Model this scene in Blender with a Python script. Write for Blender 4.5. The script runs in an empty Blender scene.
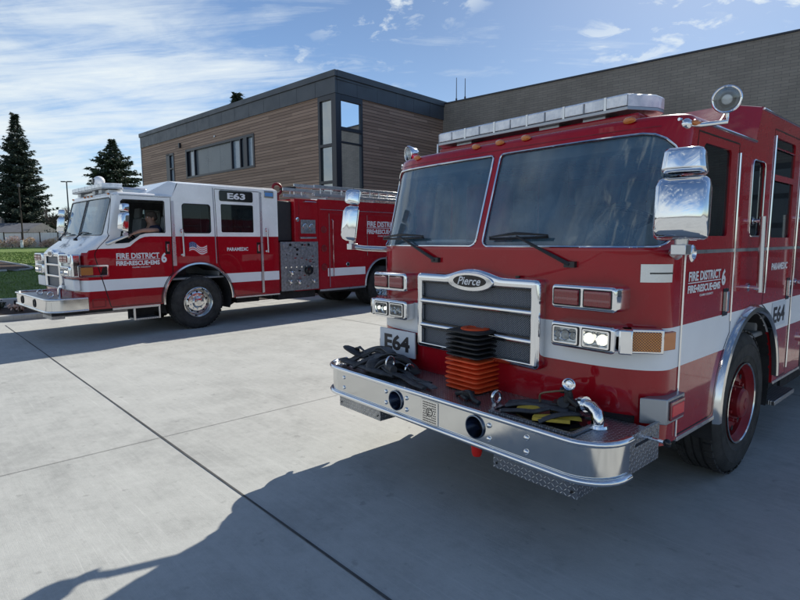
import bpy, bmesh, math, random
from mathutils import Vector, Matrix
from mathutils.geometry import delaunay_2d_cdt
random.seed(7)
R = math.radians
V = Vector
SC = bpy.context.scene
COL = SC.collection

# ------------------------------------------------------------------ camera
cd = bpy.data.cameras.new('camera'); cam = bpy.data.objects.new('camera', cd); COL.objects.link(cam)
cd.sensor_width = 36.0; cd.lens = 531.8 / 800 * 36.0; cd.clip_start = 0.05; cd.clip_end = 4000
_p, _r = R(-6.37), R(-0.256)
_f = V((0, math.cos(_p), math.sin(_p))); _x = V((1, 0, 0)); _u = _x.cross(_f)
_x2 = math.cos(_r) * _x + math.sin(_r) * _u; _u2 = -math.sin(_r) * _x + math.cos(_r) * _u
cam.matrix_world = Matrix(((_x2.x, _u2.x, -_f.x, 0), (_x2.y, _u2.y, -_f.y, 0), (_x2.z, _u2.z, -_f.z, 1.745), (0, 0, 0, 1)))
SC.camera = cam

# ------------------------------------------------------------------ light
SUN_DIR = V((0.727, 1.224, 1.0)).normalized()          # towards the sun
EL = math.asin(SUN_DIR.z); AZ = math.atan2(SUN_DIR.x, SUN_DIR.y)
sd = bpy.data.lights.new('sun', 'SUN'); sun = bpy.data.objects.new('sun', sd); COL.objects.link(sun)
sd.energy = 4.5; sd.angle = R(0.5); sd.color = (1.0, 0.945, 0.83)
sun.rotation_euler = SUN_DIR.to_track_quat('Z', 'Y').to_euler(); sun.location = (20, 30, 30)
W = bpy.data.worlds.new('World'); SC.world = W; W.use_nodes = True
SC.view_settings.view_transform = 'Standard'; SC.view_settings.look = 'None'
SC.view_settings.gamma = 1; SC.view_settings.use_curve_mapping = False; SC.view_settings.exposure = 0.36
SC.render.engine = 'CYCLES'; SC.cycles.max_bounces = 8; SC.cycles.transparent_max_bounces = 16
SC.cycles.caustics_reflective = False; SC.cycles.caustics_refractive = False


# ------------------------------------------------------------------ node helper
class NT:
    def __init__(s, tree): s.t = tree; s.n = tree.nodes; s.l = tree.links
    def node(s, typ, **kw):
        n = s.n.new(typ)
        for k, v in kw.items(): setattr(n, k, v)
        return n
    def put(s, sock, v):
        if hasattr(v, 'is_output') or isinstance(v, bpy.types.NodeSocket): s.l.new(v, sock)
        elif v is not None:
            try: sock.default_value = v
            except Exception: sock.default_value = (*v, 1.0)
    def math(s, op, a, b=None, c=None, clamp=False):
        n = s.n.new('ShaderNodeMath'); n.operation = op; n.use_clamp = clamp
        s.put(n.inputs[0], a)
        if b is not None: s.put(n.inputs[1], b)
        if c is not None: s.put(n.inputs[2], c)
        return n.outputs[0]
    def ramp(s, fac, stops, interp='LINEAR'):
        n = s.n.new('ShaderNodeValToRGB'); n.color_ramp.interpolation = interp; e = n.color_ramp.elements
        while len(e) < len(stops): e.new(0.5)
        for i, (p, c) in enumerate(stops):
            e[i].position = p; e[i].color = (c, c, c, 1) if isinstance(c, (int, float)) else (*c, 1)
        s.put(n.inputs[0], fac); return n.outputs[0]
    def mix(s, fac, a, b, mode='MIX'):
        n = s.n.new('ShaderNodeMix'); n.data_type = 'RGBA'; n.blend_type = mode
        s.put(n.inputs[0], fac); s.put(n.inputs[6], a); s.put(n.inputs[7], b); return n.outputs[2]
    def noise(s, vec, scale, detail=4, rough=0.5, dist=0.0):
        n = s.n.new('ShaderNodeTexNoise'); s.put(n.inputs['Vector'], vec)
        n.inputs['Scale'].default_value = scale; n.inputs['Detail'].default_value = detail
        n.inputs['Roughness'].default_value = rough; n.inputs['Distortion'].default_value = dist
        return n.outputs['Fac']
    def mapping(s, vec, scale=(1, 1, 1), rot=(0, 0, 0), loc=(0, 0, 0)):
        n = s.n.new('ShaderNodeMapping'); s.put(n.inputs[0], vec)
        n.inputs['Scale'].default_value = scale; n.inputs['Rotation'].default_value = rot; n.inputs['Location'].default_value = loc
        return n.outputs[0]
    def sep(s, vec):
        n = s.n.new('ShaderNodeSeparateXYZ'); s.put(n.inputs[0], vec); return n.outputs
    def comb(s, x, y, z):
        n = s.n.new('ShaderNodeCombineXYZ'); s.put(n.inputs[0], x); s.put(n.inputs[1], y); s.put(n.inputs[2], z); return n.outputs[0]
    def bump(s, h, strength=0.3, dist=0.01, normal=None):
        n = s.n.new('ShaderNodeBump'); s.put(n.inputs['Height'], h)
        n.inputs['Strength'].default_value = strength; n.inputs['Distance'].default_value = dist
        if normal is not None: s.put(n.inputs['Normal'], normal)
        return n.outputs[0]
    def coord(s, which='Object'): return s.n.new('ShaderNodeTexCoord').outputs[which]


# sky: physical sky with procedural cirrus
g = NT(W.node_tree); W.node_tree.nodes.clear()
sky = g.node('ShaderNodeTexSky'); sky.sky_type = 'NISHITA'; sky.sun_disc = False
sky.sun_elevation = EL; sky.sun_rotation = AZ; sky.air_density = 1.0; sky.dust_density = 0.35; sky.ozone_density = 2.2
gen = g.coord('Generated'); sx, sy, sz = g.sep(gen)
zz = g.math('ADD', g.math('MAXIMUM', sz, 0.0), 0.16)
px_, py_ = g.math('DIVIDE', sx, zz), g.math('DIVIDE', sy, zz)
flat = g.comb(px_, py_, 0.0)
str1 = g.mapping(flat, scale=(0.50, 1.7, 1), rot=(0, 0, R(58)))
n1 = g.noise(str1, 1.25, 9, 0.62, 0.9)
n2 = g.noise(g.mapping(flat, scale=(0.9, 1.4, 1), rot=(0, 0, R(58)), loc=(3.1, 1.7, 0)), 3.4, 8, 0.6, 0.5)
big = g.noise(g.mapping(flat, loc=(5.2, 0.4, 0)), 0.55, 3, 0.5)
cir = g.math('ADD', g.math('MULTIPLY', n1, 0.62), g.math('MULTIPLY', n2, 0.38))
cir = g.math('ADD', cir, g.math('MULTIPLY', g.math('SUBTRACT', big, 0.5), 0.55))
# more veil low down and towards the left of the view, where the photograph has its cirrus sheet
left = g.math('MULTIPLY', g.math('ADD', g.math('MULTIPLY', sx, -1.0), 0.12), 0.22)
low = g.math('MULTIPLY', g.math('SUBTRACT', 0.30, sz), 0.42)
cir = g.math('ADD', cir, g.math('ADD', left, low))
fil = g.noise(g.mapping(flat, scale=(0.55, 3.6, 1), rot=(0, 0, R(50)), loc=(2.2, 0.3, 0)), 1.7, 10, 0.68, 1.3)
cir = g.math('ADD', cir, g.math('MULTIPLY', g.math('SUBTRACT', fil, 0.5), 0.55))
mask = g.ramp(cir, [(0.50, 0.0), (0.60, 0.22), (0.72, 0.62), (0.88, 0.95)])
# few small puffs
pf = g.noise(g.mapping(flat, scale=(1, 1, 1), loc=(1.3, 7.7, 0)), 7.5, 6, 0.6, 0.4)
preg = g.ramp(g.noise(g.mapping(flat, loc=(0.2, 1.1, 0)), 1.1, 2, 0.5), [(0.47, 0.0), (0.56, 1.0)])
pfm = g.math('MULTIPLY', g.ramp(pf, [(0.54, 0.0), (0.64, 0.95)]), g.math('MULTIPLY', preg, g.ramp(sz, [(0.22, 0.0), (0.34, 1.0)])))
mask = g.math('MAXIMUM', mask, pfm)
tint = g.mix(1.0, sky.outputs[0], (0.86, 0.96, 1.07), 'MULTIPLY')
dt = g.math('ADD', g.math('MULTIPLY', sx, SUN_DIR.x), g.math('ADD', g.math('MULTIPLY', sy, SUN_DIR.y), g.math('MULTIPLY', sz, SUN_DIR.z)))
soft = g.ramp(dt, [(0.55, 1.0), (0.88, 0.66), (1.0, 0.62)])
tint = g.mix(1.0, tint, soft, 'MULTIPLY')
colr = g.mix(mask, tint, (6.4, 7.0, 7.3))
bg = g.node('ShaderNodeBackground'); g.put(bg.inputs[0], colr); bg.inputs[1].default_value = 0.102
wo = g.node('ShaderNodeOutputWorld'); g.l.new(bg.outputs[0], wo.inputs[0])


# ------------------------------------------------------------------ materials
MATS = {}
def mat(name, color=(0.5, 0.5, 0.5), rough=0.5, metal=0.0, fn=None, **kw):
    if name in MATS: return MATS[name]
    m = bpy.data.materials.new(name); m.use_nodes = True; t = NT(m.node_tree)
    b = m.node_tree.nodes['Principled BSDF']
    b.inputs['Base Color'].default_value = (*color, 1); b.inputs['Roughness'].default_value = rough
    b.inputs['Metallic'].default_value = metal
    for k, v in kw.items():
        b.inputs[k.replace('_', ' ')].default_value = v if not isinstance(v, tuple) else (*v, 1)
    if fn: fn(t, b)
    MATS[name] = m; return m

def vary(col, amt=0.15, scale=3.0, rough=None, bump=None, stretch=(1, 1, 1), which='Object'):
    """base colour with soft natural variation, optional roughness variation and fine bump"""
    def fn(t, b):
        c = t.coord(which); c = t.mapping(c, scale=stretch)
        n = t.noise(c, scale, 6, 0.6)
        lo = tuple(x * (1 - amt) for x in col); hi = tuple(min(1, x * (1 + amt)) for x in col)
        t.put(b.inputs['Base Color'], t.ramp(n, [(0.3, lo), (0.7, hi)]))
        if rough:
            n2 = t.noise(c, scale * 2.3, 5, 0.6)
            t.put(b.inputs['Roughness'], t.ramp(n2, [(0.3, rough[0]), (0.7, rough[1])]))
        if bump: t.put(b.inputs['Normal'], t.bump(t.noise(c, bump[0], 4, 0.6), bump[1], bump[2]))
    return fn

def paint_fn(col, dirt=(0.35, 0.3, 0.25)):
    def fn(t, b):
        c = t.coord(); n = t.noise(c, 1.6, 6, 0.6); x, y, z = t.sep(c)
        base = t.ramp(n, [(0.3, tuple(v * 0.9 for v in col)), (0.7, tuple(v * 1.08 for v in col))])
        d = t.math('MULTIPLY', t.ramp(z, [(0.45, 0.07), (1.1, 0.004)]), t.ramp(t.noise(c, 7, 6, 0.7), [(0.4, 0.0), (0.75, 1.0)]))
        t.put(b.inputs['Base Color'], t.mix(d, base, dirt))
        t.put(b.inputs['Roughness'], t.ramp(t.noise(c, 9, 4, 0.6), [(0.3, 0.18), (0.8, 0.34)]))
        # faint waviness of real sheet panels
        t.put(b.inputs['Coat Normal'], t.bump(t.noise(c, 1.3, 2, 0.4), 0.12, 0.02))
    return fn
M_red = mat('red_paint', fn=paint_fn((0.36, 0.005, 0.014)), Coat_Weight=0.75, Coat_Roughness=0.015, Specular_IOR_Level=0.12)
M_white = mat('white_paint', fn=paint_fn((0.90, 0.90, 0.90)), Coat_Weight=0.6, Coat_Roughness=0.05)
M_stripe = mat('white_reflective_film', fn=vary((0.84, 0.85, 0.87), 0.04, 2.0, (0.3, 0.42)))
def chrome_fn(r0, r1, w=0.05):
    def fn(t, b):
        c = t.coord(); t.put(b.inputs['Roughness'], t.ramp(t.noise(c, 6, 5, 0.65), [(0.35, r0), (0.75, r1)]))
        t.put(b.inputs['Normal'], t.bump(t.noise(c, 2.2, 2, 0.4), w, 0.02))
    return fn
M_chrome = mat('chrome', (0.80, 0.81, 0.83), 0.07, 1.0, fn=chrome_fn(0.04, 0.12))
M_steel = mat('polished_stainless', (0.70, 0.70, 0.69), 0.12, 1.0, fn=chrome_fn(0.07, 0.2, 0.10))
M_alu = mat('brushed_aluminium', (0.60, 0.61, 0.63), 0.32, 1.0, fn=chrome_fn(0.25, 0.42, 0.1))
M_greymetal = mat('grey_cast_housing', (0.36, 0.38, 0.41), 0.35, 0.7)
M_black = mat('black_plastic', fn=vary((0.018, 0.018, 0.02), 0.25, 12, (0.4, 0.6)))
M_gloss = mat('gloss_black', (0.012, 0.012, 0.014), 0.12)
M_rubber = mat('tyre_rubber', fn=vary((0.032, 0.031, 0.030), 0.55, 7, (0.7, 0.9), (60, 0.25, 0.004)))
M_under = mat('undercarriage', fn=vary((0.02, 0.02, 0.022), 0.4, 6, (0.7, 0.9)))
M_seat = mat('grey_seat_vinyl', fn=vary((0.34, 0.35, 0.37), 0.2, 8, (0.5, 0.7)))
M_inter = mat('cab_interior_grey', fn=vary((0.20, 0.21, 0.225), 0.2, 4, (0.6, 0.8)))
M_redl = mat('red_lens', fn=lambda t, b: (t.put(b.inputs['Base Color'], (0.22, 0.003, 0.012, 1)), t.put(b.inputs['Normal'], t.bump(t.math('SINE', t.math('MULTIPLY', t.sep(t.coord())[0], 520)), 0.4, 0.002))), rough=0.08, Coat_Weight=1.0)
M_redl2 = mat('red_lens_inner', (0.75, 0.04, 0.05), 0.25)
M_amber = mat('amber_lens', (0.55, 0.15, 0.012), 0.12, Coat_Weight=1.0)
M_bluel = mat('blue_lens', (0.12, 0.30, 0.65), 0.1, Coat_Weight=1.0)
M_yellow = mat('yellow_hose_jacket', fn=vary((0.46, 0.31, 0.03), 0.25, 20, (0.6, 0.8), (180, 0.4, 0.002)))
M_hose = mat('black_webbing', fn=vary((0.048, 0.049, 0.054), 0.5, 18, (0.6, 0.85), (220, 0.5, 0.002)))
M_corange = mat('orange_cone_plastic', fn=vary((0.80, 0.09, 0.02), 0.18, 10, (0.45, 0.6)))
M_text = mat('white_lettering', (0.78, 0.78, 0.80), 0.4)
M_textb = mat('black_lettering', (0.012, 0.013, 0.02), 0.4)
M_plate = mat('number_plate_white', (0.66, 0.70, 0.76), 0.35)
M_bulb = mat('lit_lamp', (1, 1, 1), 0.2, Emission_Color=(1.0, 0.93, 0.74), Emission_Strength=1.7)
M_hornr = mat('spotlight_reflector', (0.42, 0.45, 0.48), 0.2, 1.0)
M_reflect = mat('lamp_reflector', (0.85, 0.85, 0.86), 0.12, 1.0)
def amber_seg(t, b):
    c = t.coord(); x, y, z = t.sep(c)
    v = t.math('MULTIPLY', t.math('SINE', t.math('MULTIPLY', z, 420)), t.math('SINE', t.math('MULTIPLY', t.math('ADD', x, y), 300)))
    t.put(b.inputs['Base Color'], t.ramp(t.math('MULTIPLY_ADD', v, 0.5, 0.5), [(0.25, (0.16, 0.035, 0.004)), (0.85, (0.85, 0.30, 0.03))]))
    t.put(b.inputs['Normal'], t.bump(v, 0.5, 0.004))
M_amberseg = mat('amber_led_lens', fn=amber_seg, rough=0.12, Coat_Weight=1.0)
def clear_fn(t, b):
    c = t.coord(); x, y, z = t.sep(c)
    v = t.math('SINE', t.math('MULTIPLY', x, 180))
    n = t.noise(c, 14, 4, 0.6)
    t.put(b.inputs['Base Color'], t.ramp(n, [(0.35, (0.62, 0.66, 0.72)), (0.65, (0.92, 0.94, 0.97))]))
    t.put(b.inputs['Normal'], t.bump(v, 0.35, 0.004))
M_clear = mat('clear_lightbar_lens', fn=clear_fn, rough=0.1, Coat_Weight=1.0)

def tread_fn(plane):
    def fn(t, b):
        c = t.coord(); x, y, z = t.sep(c)
        a, d = (x, y) if plane == 'top' else (t.math('ADD', x, y), z)
        s = 40.0 if plane == 'side' else 46.0
        ua, va = t.math('MULTIPLY', a, s), t.math('MULTIPLY', d, s)
        fu = t.math('SUBTRACT', t.math('FRACT', ua), 0.5); fv = t.math('SUBTRACT', t.math('FRACT', va), 0.5)
        par = t.math('MODULO', t.math('ABSOLUTE', t.math('ADD', t.math('FLOOR', ua), t.math('FLOOR', va))), 2.0)
        sgn = t.math('SUBTRACT', t.math('MULTIPLY', par, 2.0), 1.0)
        p = t.math('ADD', fu, t.math('MULTIPLY', fv, sgn)); q = t.math('SUBTRACT', fu, t.math('MULTIPLY', fv, sgn))
        e = t.math('ADD', t.math('POWER', t.math('MULTIPLY', p, 1.25), 2.0), t.math('POWER', t.math('MULTIPLY', q, 4.5), 2.0))
        h = t.math('SUBTRACT', 1.0, e, clamp=True)
        t.put(b.inputs['Normal'], t.bump(t.math('SQRT', h), 1.0, 0.007 if plane == 'side' else 0.005))
        t.put(b.inputs['Base Color'], t.mix(t.math('MULTIPLY', h, 0.8), t.ramp(t.noise(c, 5, 5, 0.6), [(0.3, (0.26, 0.27, 0.29)), (0.7, (0.42, 0.43, 0.45))]), (0.85, 0.86, 0.88)))
    return fn
M_tread = mat('diamond_plate_top', (0.5, 0.5, 0.5), 0.34, 1.0, fn=tread_fn('top'))
M_treads = mat('diamond_plate_side', (0.6, 0.6, 0.6), 0.30, 1.0, fn=tread_fn('side'))
def mesh_fn(t, b):
    c = t.coord(); x, y, z = t.sep(c); s = 2 * math.pi / 0.015
    p = t.math('SINE', t.math('MULTIPLY', t.math('ADD', x, z), s)); q = t.math('SINE', t.math('MULTIPLY', t.math('SUBTRACT', x, z), s))
    h = t.math('MAXIMUM', p, q)
    t.put(b.inputs['Base Color'], t.ramp(h, [(0.35, (0.010, 0.011, 0.014)), (0.9, (0.24, 0.26, 0.30))]))
    t.put(b.inputs['Normal'], t.bump(h, 0.6, 0.003))
M_mesh = mat('grille_mesh', rough=0.4, fn=mesh_fn)

def glass_mat(name, tint, refl, film=(0.10, 0.16, 0.20), hazew=0.10, rough=0.02, fk=1.5):
    m = bpy.data.materials.new(name); m.use_nodes = True; t = NT(m.node_tree); t.n.clear()
    tr = t.node('ShaderNodeBsdfTransparent'); tr.inputs[0].default_value = (*tint, 1)
    df = t.node('ShaderNodeBsdfDiffuse'); df.inputs[0].default_value = (*film, 1)
    c = t.coord(); haze_noise = t.noise(c, 3.0, 6, 0.65)  # uneven weight of the diffuse layer, dust and painted sky haze together
    m1 = t.node('ShaderNodeMixShader'); t.put(m1.inputs[0], t.ramp(haze_noise, [(0.3, hazew * 0.6), (0.7, hazew * 1.4)])); t.l.new(tr.outputs[0], m1.inputs[1]); t.l.new(df.outputs[0], m1.inputs[2])
    gl = t.node('ShaderNodeBsdfGlossy'); gl.inputs['Color'].default_value = (0.93, 0.97, 1, 1); gl.inputs['Roughness'].default_value = rough
    fr = t.node('ShaderNodeFresnel'); fr.inputs[0].default_value = 1.5
    f = t.math('ADD', t.math('MULTIPLY', fr.outputs[0], fk), refl, clamp=True)
    m2 = t.node('ShaderNodeMixShader'); t.put(m2.inputs[0], f); t.l.new(m1.outputs[0], m2.inputs[1]); t.l.new(gl.outputs[0], m2.inputs[2])
    o = t.node('ShaderNodeOutputMaterial'); t.l.new(m2.outputs[0], o.inputs[0]); MATS[name] = m; return m
M_glass = glass_mat('windscreen_glass', (0.84, 0.92, 0.94), 0.035, film=(0.15, 0.27, 0.38), hazew=0.33, fk=1.3)  # bluish diffuse colour paints the haze of reflected sky into the windscreen
M_sglass = glass_mat('tinted_side_glass', (0.12, 0.15, 0.16), 0.0, hazew=0.05, fk=0.75)
M_bglass = glass_mat('building_glass', (0.10, 0.14, 0.16), 0.22, film=(0.10, 0.15, 0.17), hazew=0.35)
M_clearg = glass_mat('lamp_cover', (0.85, 0.88, 0.9), 0.04, hazew=0.03)


# ------------------------------------------------------------------ objects
def link(o, parent=None):
    COL.objects.link(o)
    if parent is not None: o.parent = parent
    return o
def tag(o, label=None, cat=None, group=None, kind=None):
    if label: o['label'] = label
    if cat: o['category'] = cat
    if group: o['group'] = group
    if kind: o['kind'] = kind
    return o
def empty(name, loc=(0, 0, 0), rz=0.0):
    o = bpy.data.objects.new(name, None); o.empty_display_size = 0.3; o.location = loc; o.rotation_euler = (0, 0, rz)
    return link(o)
def kids(o): return [c for c in bpy.data.objects if c.parent == o]
def copy_tree(o, parent=None):
    c = o.copy(); COL.objects.link(c); c.parent = parent
    for ch in kids(o): copy_tree(ch, c)
    return c
def frame(axis, up=V((0, 0, 1))):
    a = V(axis).normalized()
    if abs(a.dot(up)) > 0.98: up = V((0, 1, 0)) if abs(a.y) < 0.9 else V((1, 0, 0))
    x = up.cross(a).normalized(); y = a.cross(x); return x, y, a

class MB:
    def __init__(s): s.v = []; s.f = []; s.m = []; s.mats = []; s.cur = 0
    def mat(s, m):
        if m not in s.mats: s.mats.append(m)
        s.cur = s.mats.index(m); return s
    def add(s, vs, fs, m=None):
        if m is not None: s.mat(m)
        b = len(s.v); s.v += [tuple(v) for v in vs]; s.f += [tuple(i + b for i in f) for f in fs]; s.m += [s.cur] * len(fs); return s
    def box(s, c, size, m=None, rz=0, M=None):
        x, y, z = (d / 2 for d in size); P = []
        for k in range(8):
            p = V(((-x, x)[k & 1], (-y, y)[(k >> 1) & 1], (-z, z)[(k >> 2) & 1]))
            if M is not None: p = M @ p
            elif rz: p = Matrix.Rotation(rz, 3, 'Z') @ p
            P.append(p + V(c))
        return s.add(P, [(0, 2, 3, 1), (4, 5, 7, 6), (0, 1, 5, 4), (2, 6, 7, 3), (0, 4, 6, 2), (1, 3, 7, 5)], m)
    def bb(s, x0, x1, y0, y1, z0, z1, m=None):
        return s.box(((x0 + x1) / 2, (y0 + y1) / 2, (z0 + z1) / 2), (abs(x1 - x0), abs(y1 - y0), abs(z1 - z0)), m)
    def tube(s, pts, r, n=8, closed=False, m=None, caps=True, flat=None):
        pts = [V(p) for p in pts]; N = len(pts); rs = r if isinstance(r, (list, tuple)) else [r] * N; vs = []; prev = None
        for i, p in enumerate(pts):
            if closed: d = pts[(i + 1) % N] - pts[i - 1]
            else: d = pts[min(i + 1, N - 1)] - pts[max(i - 1, 0)]
            if d.length < 1e-9: d = V((0, 0, 1))
            if prev is None: x, y, a = frame(d)
            else:
                a = d.normalized(); x = (prev - a * prev.dot(a)).normalized(); y = a.cross(x)
            prev = x
            for k in range(n):
                th = 2 * math.pi * k / n; cx, cy = math.cos(th) * rs[i], math.sin(th) * rs[i]
                if flat: cy *= flat
                vs.append(p + x * cx + y * cy)
        fs = []
        for i in range(N if closed else N - 1):
            j = (i + 1) % N
            for k in range(n):
                l = (k + 1) % n; fs.append((i * n + k, i * n + l, j * n + l, j * n + k))
        if caps and not closed: fs.append(tuple(reversed(range(n)))); fs.append(tuple(range((N - 1) * n, N * n)))
        return s.add(vs, fs, m)
    def cyl(s, p0, p1, r0, r1=None, n=16, m=None): return s.tube([p0, p1], [r0, r0 if r1 is None else r1], n, m=m)
    def lathe(s, prof, o, axis, n=32, m=None):
        x, y, a = frame(axis); o = V(o); vs = []; N = len(prof)
        for r, h in prof:
            for k in range(n):
                th = 2 * math.pi * k / n; vs.append(o + a * h + (x * math.cos(th) + y * math.sin(th)) * max(r, 1e-4))
        fs = [(i * n + k, i * n + (k + 1) % n, (i + 1) * n + (k + 1) % n, (i + 1) * n + k) for i in range(N - 1) for k in range(n)]
        return s.add(vs, fs, m)
    def sph(s, c, r, n=12, m=None, sc=(1, 1, 1)):
        c = V(c); vs = []; k2 = n // 2
        for i in range(k2 + 1):
            ph = math.pi * i / k2
            for k in range(n):
                th = 2 * math.pi * k / n
                vs.append(c + V((math.sin(ph) * math.cos(th) * r * sc[0], math.sin(ph) * math.sin(th) * r * sc[1], math.cos(ph) * r * sc[2])))
        fs = [(i * n + k, (i + 1) * n + k, (i + 1) * n + (k + 1) % n, i * n + (k + 1) % n) for i in range(k2) for k in range(n)]
        return s.add(vs, fs, m)
    def prism(s, poly, o, x, y, depth, m=None):
        """poly (a,b) in the plane o + a x + b y, extruded by depth along x cross y (outward)"""
        o, x, y = V(o), V(x), V(y); z = x.cross(y).normalized(); n = len(poly)
        vs = [o + x * a + y * b for a, b in poly] + [o + x * a + y * b + z * depth for a, b in poly]
        fs = [tuple(reversed(range(n))), tuple(range(n, 2 * n))] + [(i, (i + 1) % n, n + (i + 1) % n, n + i) for i in range(n)]
        return s.add(vs, fs, m)
    def ring(s, po, pi_, o, x, y, depth, m=None):
        """frame between two loops with the same number of points"""
        o, x, y = V(o), V(x), V(y); z = x.cross(y).normalized(); n = len(po)
        P = lambda q, d: [o + x * a + y * b + z * d for a, b in q]
        vs = P(po, 0) + P(pi_, 0) + P(po, depth) + P(pi_, depth); fs = []
        for i in range(n):
            j = (i + 1) % n
            fs += [(2 * n + i, 2 * n + j, 3 * n + j, 3 * n + i), (i, j, 2 * n + j, 2 * n + i), (3 * n + i, 3 * n + j, n + j, n + i), (n + i, n + j, j, i)]
        return s.add(vs, fs, m)
    def build(s, name, parent=None, smooth=35, bevel=0, seg=2, label=None, solid=0):
        me = bpy.data.meshes.new(name); me.from_pydata(s.v, [], s.f)
        for m in s.mats: me.materials.append(m)
        me.polygons.foreach_set('material_index', s.m)
        if smooth:
            me.polygons.foreach_set('use_smooth', [True] * len(me.polygons)); me.update()
            me.set_sharp_from_angle(angle=R(smooth))
        me.update(); o = bpy.data.objects.new(name, me); link(o, parent)
        if solid:
            q = o.modifiers.new('solid', 'SOLIDIFY'); q.thickness = solid; q.offset = -1
        if bevel:
            b = o.modifiers.new('bevel', 'BEVEL'); b.width = bevel; b.segments = seg; b.limit_method = 'ANGLE'; b.angle_limit = R(40); b.harden_normals = False
        if label: o['label'] = label
        return o

def build_split(b, name, parent=None, smooth=35, bevel=0, seg=2):
    n = len(b.v); par = list(range(n))
    def find(i):
        while par[i] != i: par[i] = par[par[i]]; i = par[i]
        return i
    for f in b.f:
        r = find(f[0])
        for i in f[1:]: par[find(i)] = r
    groups = {}
    for f, m in zip(b.f, b.m): groups.setdefault(find(f[0]), []).append((f, m))
    out = []
    for fs in groups.values():
        c = MB(); c.mats = list(b.mats); d = {}
        for f, m in fs:
            g_ = []
            for i in f:
                if i not in d: d[i] = len(c.v); c.v.append(b.v[i])
                g_.append(d[i])
            c.f.append(tuple(g_)); c.m.append(m)
        used = sorted(set(c.m)); c.mats = [b.mats[u] for u in used]; c.m = [used.index(u) for u in c.m]
        out.append(c.build(name, parent, smooth, bevel, seg))
    return out
def rrect(x0, x1, y0, y1, r, n=5, rs=None):
    """rounded rectangle loop, ccw from bottom-left corner; rs = radii (bl, br, tr, tl)"""
    rs = rs or (r, r, r, r); out = []
    for (cx, cy, a0), q in zip(((x0, y0, 180), (x1, y0, 270), (x1, y1, 0), (x0, y1, 90)), rs):
        sx = 1 if cx == x0 else -1; sy = 1 if cy == y0 else -1
        for k in range(n):
            a = R(a0 + 90 * k / (n - 1)); out.append((cx + sx * q + q * math.cos(a), cy + sy * q + q * math.sin(a)))
    return out
def arc(cx, cy, r, a0, a1, n): return [(cx + r * math.cos(R(a0 + (a1 - a0) * k / n)), cy + r * math.sin(R(a0 + (a1 - a0) * k / n))) for k in range(n + 1)]

def text(s, parent, o, x, y, w, h, m, name='lettering', bold=0.02, shear=0.0, depth=0.0012, squash=True, space=1.0):
    cu = bpy.data.curves.new('t', 'FONT'); cu.body = s; cu.size = 1.0; cu.offset = bold; cu.shear = shear; cu.extrude = 0.01; cu.space_character = space
    cu.resolution_u = 3
    ob = bpy.data.objects.new('t', cu); me = bpy.data.meshes.new_from_object(ob)
    bpy.data.objects.remove(ob)
    xs = [v.co.x for v in me.vertices]; ys = [v.co.y for v in me.vertices]; x0, x1, y0, y1 = min(xs), max(xs), min(ys), max(ys)
    kx = w / (x1 - x0); ky = h / (y1 - y0) if squash else kx
    o, x, y = V(o), V(x).normalized(), V(y).normalized(); z = x.cross(y)
    for v in me.vertices:
        c = v.co.copy(); v.co = o + x * ((c.x - x0) * kx) + y * ((c.y - y0) * ky) + z * ((c.z + 0.01) / 0.02 * depth)
    me.materials.clear(); me.materials.append(m)
    for p in me.polygons: p.material_index = 0
    return link(bpy.data.objects.new(name, me), parent)

# ------------------------------------------------------------------ ground and setting
def concrete_fn(base, joints=True):
    def fn(t, b):
        c = t.coord(); rot = t.mapping(c, rot=(0, 0, R(-133.6)))
        n1 = t.noise(c, 0.35, 5, 0.6); n2 = t.noise(c, 2.2, 6, 0.65, 0.6); n3 = t.noise(t.mapping(rot, scale=(1.5, 14, 1)), 2.0, 5, 0.6)
        n4 = t.noise(c, 60, 3, 0.6); st = t.noise(t.mapping(rot, scale=(0.5, 3.0, 1), loc=(3, 1, 0)), 0.9, 6, 0.7, 1.2)
        sc = t.noise(t.mapping(rot, scale=(0.8, 22, 1), loc=(9, 2, 0)), 1.6, 7, 0.75, 0.4); fine = t.noise(c, 14, 6, 0.75)
        v = t.math('ADD', t.math('MULTIPLY', n1, 0.34), t.math('ADD', t.math('MULTIPLY', n2, 0.30), t.math('ADD', t.math('MULTIPLY', n3, 0.12), t.math('ADD', t.math('MULTIPLY', st, 0.12), t.math('MULTIPLY', fine, 0.22)))))
        lo = tuple(x * 0.68 for x in base); hi = tuple(x * 1.20 for x in base)
        col = t.ramp(v, [(0.40, lo), (0.55, base), (0.70, hi)])
        scr = t.math('MULTIPLY', t.ramp(sc, [(0.56, 0.0), (0.68, 0.62)]), t.ramp(n1, [(0.40, 0.0), (0.54, 1.0)]))
        col = t.mix(scr, col, tuple(min(1, x * 1.35) for x in base))
        sp = t.ramp(t.noise(c, 9, 3, 0.5), [(0.66, 0.0), (0.72, 0.5)])
        col = t.mix(sp, col, tuple(x * 0.55 for x in base))
        t.put(b.inputs['Base Color'], col)
        t.put(b.inputs['Roughness'], t.ramp(n2, [(0.3, 0.72), (0.7, 0.9)]))
        br = t.noise(t.mapping(rot, scale=(2, 160, 1)), 2.0, 3, 0.6)
        t.put(b.inputs['Normal'], t.bump(t.math('ADD', t.math('MULTIPLY', br, 0.6), n4), 0.35, 0.004))
    return fn
M_conc = mat('apron_concrete', fn=concrete_fn((0.43, 0.435, 0.415)))
M_conc2 = mat('kerb_concrete', fn=concrete_fn((0.48, 0.47, 0.44)))
M_joint = mat('joint_sealant', fn=vary((0.07, 0.07, 0.07), 0.4, 5, (0.8, 0.9)))
M_earth = mat('earth', fn=vary((0.16, 0.155, 0.14), 0.3, 0.2, (0.9, 1.0)))
M_lawn = mat('lawn_grass', fn=vary((0.13, 0.20, 0.04), 0.35, 1.1, (0.9, 1.0), (35, 0.9, 0.05)))
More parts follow.
